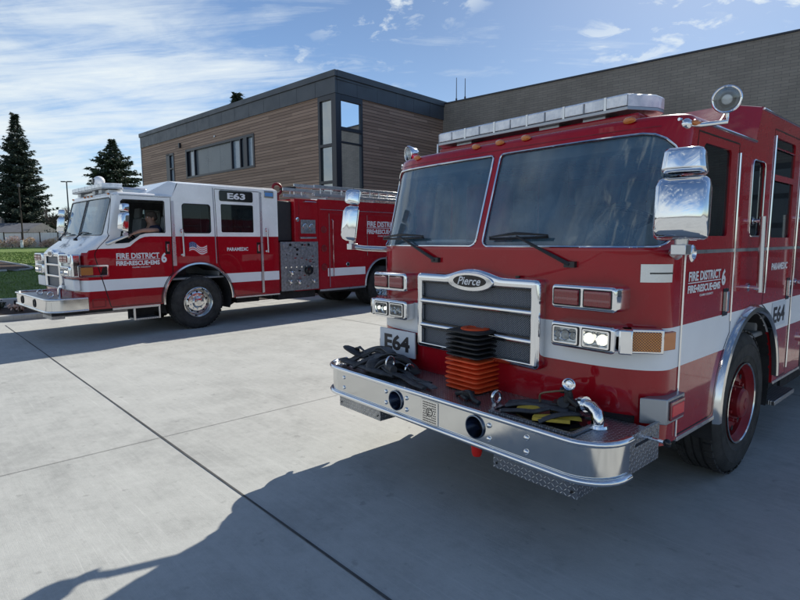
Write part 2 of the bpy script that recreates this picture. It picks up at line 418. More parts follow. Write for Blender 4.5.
M_mulch = mat('bark_mulch', fn=vary((0.065, 0.04, 0.028), 0.55, 12, (0.9, 1.0), (40, 1.0, 0.05)))

def sheet(name, poly, z, m, kind='structure', nz=0):
    b = MB(); b.add([(x, y, z) for x, y in poly], [tuple(range(len(poly)))], m); o = b.build(name, smooth=0); tag(o, kind=kind); return o
sheet('ground', [(-1500, -1500), (1500, -1500), (1500, 1500), (-1500, 1500)], -0.03, M_earth)
KX = -8.84
sheet('concrete_apron', [(-60.85, -35.56), (60, -90), (70, 60), (42.6, 58.2)], 0.0, M_conc)
# joints
jm = MB()
def strip(b, p, q, w, z, m):
    p, q = V((*p, 0)), V((*q, 0)); d = (q - p).normalized(); n = V((-d.y, d.x, 0)) * w / 2
    K = 24; vs = []
    for i in range(K + 1):
        c = p.lerp(q, i / K); jit = (random.random() - 0.5) * w * 0.35
        vs += [c + n + V((0, 0, z)) + d.cross(V((0, 0, 1))) * jit, c - n + V((0, 0, z))]
    b.add(vs, [(2 * i, 2 * i + 1, 2 * i + 3, 2 * i + 2) for i in range(K)], m)
dA = V((math.cos(R(133.6)), math.sin(R(133.6)))); dB = V((math.cos(R(42.2)), math.sin(R(42.2))))
pA = V((-2.14, 4.604)); 
def clipx(p, d, t0, t1):                          # stop the joints at the kerb
    nn = V((-dB.y, dB.x)); q = V((-8.83, 11.61)); a, c = p + d * t0, p + d * t1
    if (c - q).dot(nn) > 0 and abs(d.dot(nn)) > 0.1: c = p + d * ((q - p).dot(nn) / d.dot(nn))
    return a, c
strip(jm, *clipx(pA, dA, -14, 9), 0.016, 0.004, M_joint)
for off in (5.6, 11.2): strip(jm, *clipx(pA + dB * off, dA, -18, 16), 0.012, 0.004, M_joint)
jm.build('control_joints', smooth=0); tag(bpy.data.objects['control_joints'], kind='structure')
M_saw = mat('saw_cut', fn=vary((0.19, 0.19, 0.185), 0.25, 5, (0.8, 0.9)))
jm = MB()
for off in (0.0, 4.6, -4.6): strip(jm, *clipx(pA + dA * off, dB, -7.5, 22), 0.006, 0.004, M_saw)
jm.build('saw_cuts', smooth=0); tag(bpy.data.objects['saw_cuts'], kind='structure')
# kerb: runs beside the far engine, parallel to the cross joints
KERB0 = V((-8.83, 11.61)); KN = V((-dB.y, dB.x))
def st(s_, t_): q = KERB0 + dB * s_ + KN * t_; return q.x, q.y
prof = [(0, 0.0), (0.012, 0.115), (-0.012, 0.13), (-0.15, 0.13), (-0.15, -0.02)]; n = len(prof)
k = MB(); vs = []; ss = [-70, -40, -20, -10, -4, 0, 4, 8, 12, 16.5]
for s_ in ss:
    for o_, zq in prof: vs.append((*st(s_, -o_), zq))
k.add(vs, [(i * n + j, (i + 1) * n + j, (i + 1) * n + j + 1, i * n + j + 1) for i in range(len(ss) - 1) for j in range(n - 1)], M_conc2)
tag(k.build('kerb', smooth=20), kind='structure')
sheet('planting_bed', [st(-0.6, 0.14), st(16.5, 0.14), st(16.5, 2.2), st(-0.6, 2.2)], 0.105, M_mulch)
b = MB(); q0, q1, q2, q3 = st(-70, 0.15), st(-0.6, 0.15), st(-0.6, 150), st(-70, 150)
b.add([(*q, z) for z in (-0.02, 0.125) for q in (q0, q1, q2, q3)], [(4, 5, 6, 7), (0, 1, 5, 4), (1, 2, 6, 5)], M_conc2); tag(b.build('unseen_paving', smooth=0), kind='structure')  # unseen paving, added beside the lawn for the far engine's chrome to reflect
def lawn_z(x, y):
    d = (V((x, y)) - KERB0).dot(KN); return 0.20 + 0.92 * min(1, max(0, d - 2) / 66) + 0.05 * math.sin(x * 0.21 + y * 0.13) * min(1, max(0, d - 2) / 10)
b = MB(); nx, ny = 50, 60; vs = []
for j in range(ny + 1):
    for i in range(nx + 1): x, y = st(-0.6 + 60.6 * i / nx, 2.2 + (j / ny) ** 1.4 * 140); vs.append((x, y, lawn_z(x, y)))
b.add(vs, [(j * (nx + 1) + i, j * (nx + 1) + i + 1, (j + 1) * (nx + 1) + i + 1, (j + 1) * (nx + 1) + i) for j in range(ny) for i in range(nx)], M_lawn)
tag(b.build('lawn', smooth=60), kind='structure')

# ------------------------------------------------------------------ fire engine cab surface
class Cab:
    """cab skin unrolled to (u, z): u runs round the front from the middle, + towards the driver's side"""
    def __init__(s, a, c, n, yend, off, L):
        s.a, s.c, s.off, s.L, s.yend = a, c, off, L, yend
        T = [(x, c * (1 - math.sqrt(max(0, 1 - (x / a) ** n)))) for x in [a * 0.74 * i / 8 for i in range(9)]]
        x0 = T[-1][0]; th0 = math.asin((x0 / a) ** (n / 2))
        for i in range(1, 13):
            th = th0 + (math.pi / 2 - th0) * i / 12; T.append((a * math.sin(th) ** (2 / n), c * (1 - math.cos(th))))
        s.T = []; u = 0
        for i, (x, y) in enumerate(T):
            if i: u += math.hypot(x - T[i - 1][0], y - T[i - 1][1])
            s.T.append((u, x, y))
        s.uc = u; s.U = u + yend - c
    def base(s, u):
        q = abs(u); sg = 1 if u >= 0 else -1
        if q >= s.uc: return s.a * sg, s.c + q - s.uc
        for i in range(len(s.T) - 1):
            if q <= s.T[i + 1][0]:
                (u0, x0, y0), (u1, x1, y1) = s.T[i], s.T[i + 1]; k = (q - u0) / (u1 - u0)
                return (x0 + (x1 - x0) * k) * sg, y0 + (y1 - y0) * k
    def S(s, u, z, o=0.0):
        def P(u):
            x, y = s.base(u); f = s.off(z)
            if y < s.L: y = y + f * (1 - y / s.L)
            return V((x, y, z))
        p = P(u)
        if o:
            e = 0.004; t = P(u + e) - P(u - e); z1 = 0.01
            nrm = V((t.y, -t.x, 0)).normalized(); p = p + nrm * o
        return p
    def us(s, y, z, side=1):                      # u of a point on the flat side
        f = s.off(z); Y = (y - f) / (1 - f / s.L) if y < s.L else y
        if Y >= s.c: return side * (s.uc + Y - s.c)
        for i in range(len(s.T) - 1):
            if s.T[i][2] <= Y <= s.T[i + 1][2]:
                k = (Y - s.T[i][2]) / max(1e-9, s.T[i + 1][2] - s.T[i][2]); return side * (s.T[i][0] + (s.T[i + 1][0] - s.T[i][0]) * k)
        return 0.0
    def uf(s, x):                                  # u of a point on the front
        q = abs(x); sg = 1 if x >= 0 else -1
        for i in range(len(s.T) - 1):
            if q <= s.T[i + 1][1] + 1e-9:
                k = (q - s.T[i][1]) / (s.T[i + 1][1] - s.T[i][1]); return sg * (s.T[i][0] + (s.T[i + 1][0] - s.T[i][0]) * k)
        return sg * s.uc
    def side(s, poly, sd=1):
        q = [(s.us(y, z, sd), z) for y, z in densify(poly, False, 0.1)]
        return q if sd > 0 else q[::-1]
    def front(s, poly): return [(s.uf(x), z) for x, z in poly]

def inpoly(p, poly):
    x, y = p; c = False; j = len(poly) - 1
    for i in range(len(poly)):
        (xi, yi), (xj, yj) = poly[i], poly[j]
        if (yi > y) != (yj > y) and x < (xj - xi) * (y - yi) / (yj - yi) + xi: c = not c
        j = i
    return c
def densify(poly, closed=True, step=0.12):
    out = []; n = len(poly)
    for i in range(n if closed else n - 1):
        a, b = poly[i], poly[(i + 1) % n]; k = max(1, int(math.hypot(b[0] - a[0], b[1] - a[1]) / step))
        out += [(a[0] + (b[0] - a[0]) * j / k, a[1] + (b[1] - a[1]) * j / k) for j in range(k)]
    if not closed: out.append(poly[-1])
    return out
def skin(cab, outer, holes, lines, zl, classify, off=0.0):
    """triangulate the unrolled surface; classify(u, z) -> key; returns {key: (verts, faces)}"""
    vs = []; es = []
    def poly(P, closed=True):
        P = densify(P, closed); b = len(vs); vs.extend(V(p) for p in P); n = len(P)
        es.extend((b + i, b + (i + 1) % n) for i in range(n if closed else n - 1))
    poly(outer)
    for h in holes: poly(h)
    for l in lines: poly(l, False)
    us = [p[0] for p in outer]; z0, z1 = min(p[1] for p in outer), max(p[1] for p in outer); u0, u1 = min(us), max(us)
    gu = sorted({sg * t[0] for t in cab.T for sg in (1, -1)} | {sg * (cab.uc + 0.3 * i) for i in range(1, 14) for sg in (1, -1)})
    for u in gu:
        if u0 < u < u1: poly([(u, z0), (u, z1)], False)
    for z in zl:
        if z0 < z < z1: poly([(u0, z), (u1, z)], False)
    r = delaunay_2d_cdt(vs, es, [], 0, 1e-5)
    V2, F = r[0], r[2]; parts = {}
    for f in F:
        c = (sum(V2[i][0] for i in f) / 3, sum(V2[i][1] for i in f) / 3)
        if not inpoly(c, outer) or any(inpoly(c, h) for h in holes): continue
        key = classify(*c)
        if key is None: continue
        a, b_, c_ = (V2[i] for i in f)
        if (b_[0] - a[0]) * (c_[1] - a[1]) - (b_[1] - a[1]) * (c_[0] - a[0]) < 0: f = f[::-1]
        m, d, fs = parts.setdefault(key, ([], {}, []))
        g_ = []
        for i in f:
            if i not in d: d[i] = len(m); m.append(cab.S(V2[i][0], V2[i][1], off))
            g_.append(d[i])
        fs.append(tuple(g_))
    return {k: (v[0], v[2]) for k, v in parts.items()}
def ribbon(b, cab, pts, w, o, m):
    pts = densify(pts, False, 0.05)
    if m: b.mat(m)
    vs = []; n = len(pts)
    for i, (u, z) in enumerate(pts):
        p0, p1 = pts[max(0, i - 1)], pts[min(n - 1, i + 1)]; d = V((p1[0] - p0[0], p1[1] - p0[1])); d.normalize(); q = (-d.y * w / 2, d.x * w / 2)
        vs += [cab.S(u + q[0], z + q[1], o), cab.S(u - q[0], z - q[1], o)]
    b.add(vs, [(2 * i, 2 * i + 1, 2 * i + 3, 2 * i + 2) for i in range(n - 1)])
def beading(b, cab, pts, r, o, m, closed=True):
    b.tube([cab.S(u, z, o) for u, z in densify(pts, closed, 0.06)], r, 6, closed, m)

# ------------------------------------------------------------------ shared fire engine parts
def make_wheel(parent, x, y, z, sd, rimmat, dual=False):
    """outer side of the tyre at x, sd = +1 / -1 side of the vehicle"""
    ax = V((sd, 0, 0)); o = V((x, y, z)); Wd = 0.30
    t = [(0.292, -0.03), (0.30, -0.008), (0.33, 0.006), (0.352, 0.008), (0.356, 0.012), (0.362, 0.009), (0.40, 0.013), (0.44, 0.011), (0.444, 0.015), (0.450, 0.010), (0.47, 0.006), (0.507, -0.014), (0.512, -0.02), (0.520, -0.03), (0.533, -0.045), (0.535, -0.085),
         (0.524, -0.087), (0.524, -0.099), (0.535, -0.101), (0.536, -0.142), (0.524, -0.144), (0.524, -0.156), (0.536, -0.158), (0.535, -0.199), (0.524, -0.201), (0.524, -0.213), (0.535, -0.215),
         (0.533, -0.255), (0.515, -0.275), (0.46, -0.302), (0.38, -0.30), (0.30, -0.285), (0.29, -0.26)]
    r = MB(); r.lathe([(0.298, -0.01), (0.300, 0.006), (0.292, 0.008), (0.284, -0.004), (0.276, -0.03), (0.262, -0.045), (0.256, -0.10), (0.250, -0.105)], o, ax, 40, rimmat); r.lathe([(0.2985, -0.004), (0.3015, 0.008), (0.294, 0.0105), (0.288, 0.003)], o, ax, 40, M_steel); r.mat(rimmat)
    if dual: prof = [(0.252, -0.10), (0.24, -0.16), (0.235, -0.19), (0.17, -0.195), (0.14, -0.17), (0.135, -0.05), (0.12, -0.03), (0.0, -0.02)]
    else: prof = [(0.252, -0.10), (0.238, -0.075), (0.205, -0.052), (0.165, -0.045), (0.125, -0.050), (0.112, -0.045), (0.110, 0.005), (0.098, 0.022), (0.07, 0.03), (0.0, 0.032)]
    r.lathe(prof, o, ax, 40)
    w = r.build('wheel', parent, 30)
    tm = MB(); tm.lathe(t, o, ax, 56, M_rubber)
    # shoulder lugs
    for k in range(44):
        a = 2 * math.pi * k / 44; x_, y_, _ = frame(ax)
        for h0, h1 in ((-0.02, -0.075), (-0.225, -0.268)):
            d = x_ * math.cos(a) + y_ * math.sin(a); e = -x_ * math.sin(a) + y_ * math.cos(a)
            P = [o + ax * h + d * (0.527 if q == 0 else 0.540) + e * s2 * 0.026 for h in (h0, h1) for q in (0, 1) for s2 in (-1, 1)]
            tm.add(P, [(2, 3, 7, 6), (0, 2, 6, 4), (1, 5, 7, 3), (0, 1, 3, 2), (4, 6, 7, 5)])
    if dual: tm.lathe([(a, h - 0.34) for a, h in t], o, ax, 40)
    tm.build('tyre', w, 40)
    x_, y_, _ = frame(ax); nb = MB()
    for k in range(10):
        a = 2 * math.pi * (k + 0.5) / 10; d = x_ * math.cos(a) + y_ * math.sin(a)
        p = o + d * 0.143 + ax * (-0.19 if dual else -0.047); nb.cyl(p, p + ax * 0.03, 0.017, 0.013, 8, M_steel if rimmat is not M_redw else M_redw)
        q = o + d * 0.205 + ax * (-0.19 if dual else -0.0515)
        nb.cyl(q, q + ax * 0.004, 0.021, 0.021, 12, M_under)
    nb.cyl(o + ax * 0.03, o + ax * 0.036, 0.045, 0.04, 16, M_steel if rimmat is not M_redw else M_redw)
    build_split(nb, 'lug_nut', w, 40)
    return w
M_redw = mat('red_wheel_enamel', fn=vary((0.21, 0.010, 0.014), 0.25, 9, (0.3, 0.5)))

def lamp_box(parent, x0, x1, z0, z1, yf, yb, lenses, name='lamp_cluster', slant=0.0, lit=None):
    """chrome double lamp housing on the front, lenses = list of material names left to right"""
    b = MB(); po = rrect(x0, x1, z0, z1, 0.022)
    O = V((0, yf, 0)); X = V((1, 0, 0)); Z = V((0, 0, 1))          # x cross z = -y outward
    n = len(po); dep = yb - yf
    cx = (x0 + x1) / 2
    vs = [V((x, yf + 0.006, z)) for x, z in po] + [V((x, yb, z)) for x, z in po]
    surround(b, rrect(x0, x1, z0, z1, 0.024), rrect(x0 + 0.016, x1 - 0.016, z0 + 0.018, z1 - 0.018, 0.012), yf, yb, M_chrome, 0.020)
    wl = (x1 - x0 - 0.018 * 3) / 2; cells = [(x0 + 0.018, x0 + 0.018 + wl), (x1 - 0.018 - wl, x1 - 0.018)]
    # face plate as strips round the two openings
    fz0, fz1 = z0 + 0.02, z1 - 0.02
    b.bb(x0 + 0.02, x1 - 0.02, yf + 0.002, yf + 0.012, z0 + 0.016, fz0); b.bb(x0 + 0.02, x1 - 0.02, yf + 0.002, yf + 0.012, fz1, z1 - 0.016)
    for a, c in ((x0 + 0.014, cells[0][0]), (cells[0][1], cells[1][0]), (cells[1][1], x1 - 0.014)): b.bb(a, c, yf + 0.001, yf + 0.012, fz0, fz1)
    h = b.build(name, parent, 55)
    for (a, c), kind in zip(cells, lenses):
        rim = MB(); q = rrect(a, c, fz0, fz1, 0.012); rim.ring(q, rrect(a + 0.006, c - 0.006, fz0 + 0.006, fz1 - 0.006, 0.008), (0, yf, 0), X, Z, 0.004, M_black)
        mx, mz = (a + c) / 2, (fz0 + fz1) / 2; hw, hh = (c - a) / 2 - 0.006, (fz1 - fz0) / 2 - 0.006
        if kind == 'red':
            l = MB(); prof = [(-1, 0.0), (-0.9, -0.010), (-0.45, -0.014), (-0.12, -0.010), (0.12, -0.010), (0.45, -0.014), (0.9, -0.010), (1, 0.0)]
            vs = []
            for t, d in prof:
                for sx_, k in ((-1, 0.2), (-0.94, 1), (0.94, 1), (1, 0.2)): vs.append((mx + sx_ * hw, yf + d * k, mz + t * hh))
            l.add(vs, [(i * 4 + j, i * 4 + j + 1, i * 4 + j + 5, i * 4 + j + 4) for i in range(7) for j in range(3)], M_redl)
            lo = l.build('lens', h, 50)
        else:
            l = MB(); l.bb(mx - hw, mx + hw, yf + 0.035, yf + 0.04, mz - hh, mz + hh, M_reflect)
            l.ring(rrect(mx - hw, mx + hw, mz - hh, mz + hh, 0.01), rrect(mx - hw * 0.9, mx + hw * 0.9, mz - hh * 0.86, mz + hh * 0.86, 0.012), (0, yf + 0.022, 0), X, Z, 0.03, M_reflect)
            n3 = 2 if kind == 'lit' else 3
            for i in range(n3):
                px = mx + (i - (n3 - 1) / 2) * hw * (1.0 if kind == 'lit' else 0.62)
                rr = hh * (0.74 if kind == 'lit' else (0.62 if i == 1 else 0.45))
                l.lathe([(rr, 0.030), (rr * 0.8, 0.016), (rr * 0.45, 0.006), (0.004, 0.003)], (px, yf + 0.022, mz), (0, -1, 0), 20, M_reflect)
                l.sph((px, yf + 0.012, mz), rr * 0.5, 10, M_bulb if kind == 'lit' else M_clear, (1, 1, 1))
            l.build('reflector', h, 40)
            gl = MB(); gl.bb(mx - hw, mx + hw, yf - 0.003, yf + 0.001, mz - hh, mz + hh, M_clearg); gl.build('lens', h, 30)
        rim.build('bezel', h, 30)
    return h

def mirror(parent, sd, X, y, z0, z1, ya=0.3, za=1.62, armx=1.20, w=0.245, rot=None):
    """chrome two-piece mirror head on a curved arm; the shell faces forward, the glass back"""
    rot = sd * 0.3 if rot is None else rot; RM = Matrix.Rotation(rot, 3, 'Z') @ Matrix.Rotation(R(-7), 3, 'X'); PC = V((X * sd, y, (z0 + z1) / 2))
    def head(zb, zt, wb, wt, name, d=0.13):
        b = MB(); L = []
        rows = [(0.0, 0.84, 0.6), (0.04, 0.95, 0.85), (0.14, 1.0, 1.0), (0.82, 1.0, 1.0), (0.94, 0.94, 0.85), (1.0, 0.82, 0.6)]
        vs = []
        for t, kx, kd in rows:
            wz = (wb + (wt - wb) * t) / 2 * kx; zz_ = zb + (zt - zb) * t
            P = [(-1, 0.5), (-1, 0.0), (-0.92, -0.32), (-0.72, -0.47), (0, -0.5), (0.72, -0.47), (0.92, -0.32), (1, 0.0), (1, 0.5)]
            vs += [(X * sd + px * wz, y + py * d * kd + (0.5 - 0.5 * kd) * d, zz_) for px, py in P]
        n = 9; N = len(rows)
        fs = [(i * n + j, i * n + j + 1, (i + 1) * n + j + 1, (i + 1) * n + j) for i in range(N - 1) for j in range(n - 1)]
        fs += [tuple(reversed(range(n))), tuple(range((N - 1) * n, N * n))] + [(i * n + n - 1, i * n, (i + 1) * n, (i + 1) * n + n - 1) for i in range(N - 1)]
        b.add([PC + RM @ (V(v) - PC) for v in vs], fs, M_chrome); o = b.build(name, parent, 50, 0.006, 2)
        g_ = MB(); g_.bb(X * sd - wb * 0.43, X * sd + wb * 0.43, y + d * 0.5 + 0.001, y + d * 0.5 + 0.006, zb + (zt - zb) * 0.1, zt - (zt - zb) * 0.1, M_reflect)
        g_.v = [tuple(PC + RM @ (V(v) - PC)) for v in g_.v]; g_.build('mirror_glass', o, 30); return o
    zs = z0 + (z1 - z0) * 0.70
    m = head(z0, zs - 0.006, w, w, 'side_mirror'); head(zs + 0.006, z1, w * 0.86, w * 0.72, 'convex_mirror', 0.12)
    a = MB(); a.cyl((X * sd, y + 0.02, z0 - 0.045), (X * sd, y + 0.02, z0 + 0.03), 0.028, 0.034, 14, M_alu)
    a.box((X * sd, y + 0.02, z0 - 0.05), (0.07, 0.07, 0.05), M_alu)
    pts = [(X * sd, y + 0.02, z0 - 0.05), (X * sd - sd * 0.06, y + 0.10, z0 - 0.065), (armx * sd + sd * 0.02, ya - 0.02, za), (armx * sd - sd * 0.03, ya + 0.03, za)]
    a.tube(pts, [0.028, 0.030, 0.032, 0.032], 10, m=M_alu, flat=0.8)
    a.sph((armx * sd + sd * 0.01, ya, za), 0.045, 12, M_alu, (0.7, 1.3, 0.8))
    a.build('mirror_arm', m, 45, 0.003)
    return m

def wiper(parent, piv, bl, br, ctr, name='wiper'):
    b = MB(); piv, bl, br, ctr = V(piv), V(bl), V(br), V(ctr)
    b.cyl(piv + V((0, 0.02, 0)), piv + V((0, -0.035, 0)), 0.022, 0.018, 12, M_black); b.box(piv + V((0, -0.022, 0)), (0.07, 0.03, 0.035), M_black)
    k1 = piv.lerp(ctr, 0.55) + V((0, -0.03, 0.0))
    b.tube([piv + V((0, -0.03, 0)), k1, ctr + V((0, -0.02, 0))], [0.014, 0.010, 0.007], 6)
    o = b.build(name, parent, 40)
    c = MB(); c.tube([bl, bl.lerp(br, 0.3) + V((0, -0.012, 0.012)), bl.lerp(br, 0.5) + V((0, -0.016, 0.018)), bl.lerp(br, 0.7) + V((0, -0.012, 0.012)), br], [0.005, 0.009, 0.011, 0.009, 0.005], 6, m=M_black)
    c.tube([bl + V((0, 0.004, -0.012)), br + V((0, 0.004, -0.012))], 0.008, 4); c.build('wiper_blade', o, 40)
    return o

def marker(parent, p, d=(0, -1, 0), r=0.029, m=None):
    b = MB(); x, y, a = frame(V(d)); p = V(p); b.mat(m or M_amber); vs = []
    for i, (rr, h) in enumerate([(1.0, 0), (0.95, 0.012), (0.6, 0.024), (0.02, 0.028)]):
        vs += [p + x * math.cos(2 * math.pi * k / 16) * r * rr * 1.35 + y * math.sin(2 * math.pi * k / 16) * r * rr * 0.62 + a * h for k in range(16)]
    b.add(vs, [(i * 16 + k, i * 16 + (k + 1) % 16, (i + 1) * 16 + (k + 1) % 16, (i + 1) * 16 + k) for i in range(3) for k in range(16)])
    return b.build('marker_light', parent, 60)

def spotlight(parent, p, d, arm):
    """chrome handheld-style spotlight, p = middle of the lens"""
    p, d = V(p), V(d).normalized(); b = MB(); K = 0.78; _l = MB.lathe
    b.lathe([(0.069, 0.010), (0.074, 0.005), (0.074, -0.010), (0.068, -0.024), (0.056, -0.06), (0.034, -0.092), (0.0, -0.10)], p, d, 28, M_chrome)
    b.lathe([(0.069, 0.010), (0.063, 0.008), (0.061, -0.005)], p, d, 28)
    o = b.build('spotlight', parent, 50)
    l = MB(); l.lathe([(0.062, 0.003), (0.047, -0.014), (0.027, -0.027), (0.0, -0.031)], p, d, 28, M_hornr); l.lathe([(0.027, -0.012), (0.024, -0.005), (0.0, -0.003)], p, d, 20, M_clear); l.build('reflector', o, 50)
    c = MB(); c.lathe([(0.063, 0.003), (0.04, 0.008), (0.0, 0.010)], p, d, 28, M_clearg); c.build('lens', o, 60)
    a = MB(); a.tube([p - d * 0.05 + V((0, 0, -0.055)), p - d * 0.05 + V((0, 0, -0.09)), *[V(q) for q in arm]], 0.013, 8, m=M_chrome); a.sph(arm[-1], 0.032, 12, M_chrome); a.build('spotlight_arm', o, 50)
    return o

def light_bar(parent, c, half, dep, z0, z1, rz=0, lens=None, base=None, name='light_bar', seg=11, blunt=0.10):
    lens = lens or M_clear; Mz = Matrix.Rotation(rz, 3, 'Z'); C0 = V(c)
    def T(x, y, z): return C0 + Mz @ V((x, y, 0)) + V((0, 0, z - 0.0))
    def prof(h, d, bl): return [(-h, d * 0.1), (-h + bl, -d / 2), (h - bl, -d / 2), (h, d * 0.1), (h, d / 2 - 0.03), (h - 0.03, d / 2), (-h + 0.03, d / 2), (-h, d / 2 - 0.03)]
    b = MB(); P = prof(half, dep, blunt); n = len(P)
    vs = [T(x, y, z0) for x, y in P] + [T(x, y, z0 + (z1 - z0) * 0.22) for x, y in P]
    b.add(vs, [tuple(range(n, 2 * n)), tuple(reversed(range(n)))] + [(i, (i + 1) % n, n + (i + 1) % n, n + i) for i in range(n)], base or M_greymetal)
    P2 = prof(half, dep, blunt); vs = [T(x, y, z1 - 0.012) for x, y in P2] + [T(x * 0.985, y * 0.9, z1) for x, y in P2]
    b.add(vs, [tuple(range(n, 2 * n)), tuple(reversed(range(n)))] + [(i, (i + 1) % n, n + (i + 1) % n, n + i) for i in range(n)], lens)
    for sx_ in (-0.62, 0.25, 0.62): b.box(T(half * sx_, -dep * 0.1, z0 - 0.03), (0.16, dep * 0.5, 0.06), M_greymetal, rz=rz)
    o = b.build(name, parent, 30, 0.003)
    # lens modules
    w = (2 * half - 2 * blunt) / seg
    for i in range(seg):
        m_ = MB(); x0 = -half + blunt + i * w; mid = T(x0 + w / 2, 0.0, (z0 + z1) / 2 + (z1 - z0) * 0.09)
        m_.box(mid, (w - 0.012, dep * 0.985, (z1 - z0) * 0.64), lens, rz=rz)
        m_.build('lens_module', o, 30, 0.004)
        if i % 2 == 0 and i:
            q = MB(); q.box(T(x0, 0.0, (z0 + z1) / 2 + 0.008), (0.016, dep * 1.0, (z1 - z0) * 0.8), M_alu, rz=rz); q.build('clamp', o, 30)
    for sg in (-1, 1):
        e = MB(); P3 = [(half * sg, dep * 0.1), ((half - blunt) * sg, -dep / 2 + 0.002), ((half - blunt) * sg, dep / 2 - 0.004), (half * sg, dep / 2 - 0.03)]
        if sg < 0: P3 = P3[::-1]
        vs = [T(x, y, z0 + (z1 - z0) * 0.22) for x, y in P3] + [T(x, y, z1 - 0.012) for x, y in P3]
        e.add(vs, [(0, 1, 5, 4), (1, 2, 6, 5), (2, 3, 7, 6), (3, 0, 4, 7)], lens); e.build('end_lens', o, 30)
    return o

def fender_arch(parent, yc, zc, r, w, sd, x0, x1, a0, a1, m, name='wheel_arch_trim'):
    b = MB(); K = 40; vs = []
    for i in range(K + 1):
        a = R(a0 + (a1 - a0) * i / K); dy, dz = math.cos(a), math.sin(a)
        for rr, xx in ((r, x0), (r, x1 - 0.01), (r + 0.012, x1), (r + w - 0.015, x1 - 0.004), (r + w, x0 + 0.008), (r + w, x0)):
            vs.append((xx * sd, yc + dy * rr, zc + dz * rr))
    n = 6; b.add(vs, [(i * n + j, i * n + j + 1, (i + 1) * n + j + 1, (i + 1) * n + j) for i in range(K) for j in range(n - 1)] + [tuple(range(n)), tuple(reversed(range(K * n, K * n + n)))], m)
    return b.build(name, parent, 35)

def roof_panel(b, cab, z, steps, m):
    us = sorted({sg * t[0] for t in cab.T for sg in (1, -1)} | {sg * (cab.uc + (cab.U - cab.uc) * i / 6) for i in range(1, 7) for sg in (1, -1)})
    P = [cab.S(u, z) for u in us]; N = len(P); rings = []
    for d, h in steps:
        row = []
        for i in range(N):
            t = (P[min(i + 1, N - 1)] - P[max(i - 1, 0)]); nrm = V((-t.y, t.x, 0)).normalized()
            q = P[i] + nrm * d; q.z = z + h; row.append(q)
        rings.append(row)
    vs = [p for r_ in rings for p in r_]
    fs = [(k * N + i, k * N + i + 1, (k + 1) * N + i + 1, (k + 1) * N + i) for k in range(len(steps) - 1) for i in range(N - 1)]
    L = (len(steps) - 1) * N
    for i in range(N // 2):
        j = N - 1 - i
        if i + 1 < j: fs.append((L + i, L + i + 1, L + j - 1, L + j) if i + 1 != j - 1 else (L + i, L + i + 1, L + j))
    b.add(vs, fs, m)

def decal(parent, cab, pts, m, o=0.002, name='stripe'):
    b = MB(); ribbon(b, cab, pts[0], pts[1], o, m); return b.build(name, parent, 60)

def lettering_block(parent, y0, y1, ztop, zbot, X=1.2235, small='CLARK COUNTY'):
    """FIRE DISTRICT 6 / FIRE-RESCUE-EMS as painted on the doors"""
    w = y1 - y0; h = ztop - zbot; yx = V((0, 1, 0)); up = V((0, 0, 1))
    text('FIRE DISTRICT', parent, (X, y0 + w * 0.01, ztop - h * 0.40), yx, up, w * 0.84, h * 0.36, M_text, bold=0.03)
    b = MB(); b.bb(X, X + 0.0012, y0, y0 + w * 0.86, ztop - h * 0.475, ztop - h * 0.44, M_text); b.build('underline', parent, 0)
    text('FIRE\u2022RESCUE\u2022EMS', parent, (X, y0, ztop - h * 0.83), yx, up, w * 0.85, h * 0.29, M_text, bold=0.035)
    text('6', parent, (X, y0 + w * 0.885, ztop - h * 0.72), yx, up, w * 0.115, h * 0.66, M_text, bold=0.04)
    if small: text(small, parent, (X, y0 + w * 0.30, zbot), yx, up, w * 0.36, h * 0.085, M_text, bold=0.02)

def seat(parent, x, y, z, m=None):
    b = MB(); m = m or M_seat
    b.bb(x - 0.25, x + 0.25, y - 0.22, y + 0.24, z - 0.12, z, m); b.box((x, y + 0.30, z + 0.36), (0.48, 0.13, 0.78), m, M=Matrix.Rotation(R(-8), 3, 'X'))
    b.box((x, y + 0.33, z + 0.86), (0.26, 0.10, 0.22), m, M=Matrix.Rotation(R(-8), 3, 'X')); b.bb(x - 0.2, x + 0.2, y - 0.15, y + 0.18, z - 0.5, z - 0.12, M_black)
    return b.build('seat', parent, 40, 0.03, 3)

def steering(parent, c, tilt=-38):
    M_ = Matrix.Rotation(R(tilt), 3, 'X'); c = V(c); b = MB()
    b.tube([c + M_ @ V((math.cos(a) * 0.23, math.sin(a) * 0.23, 0)) for a in [2 * math.pi * i / 28 for i in range(28)]], 0.016, 8, True, M_gloss)
    for a in (90, 210, 330): b.tube([c, c + M_ @ V((math.cos(R(a)) * 0.22, math.sin(R(a)) * 0.22, 0))], 0.014, 6)
    b.cyl(c + M_ @ V((0, 0, 0.02)), c + M_ @ V((0, 0, -0.35)), 0.05, 0.03, 12); return b.build('steering_wheel', parent, 40)

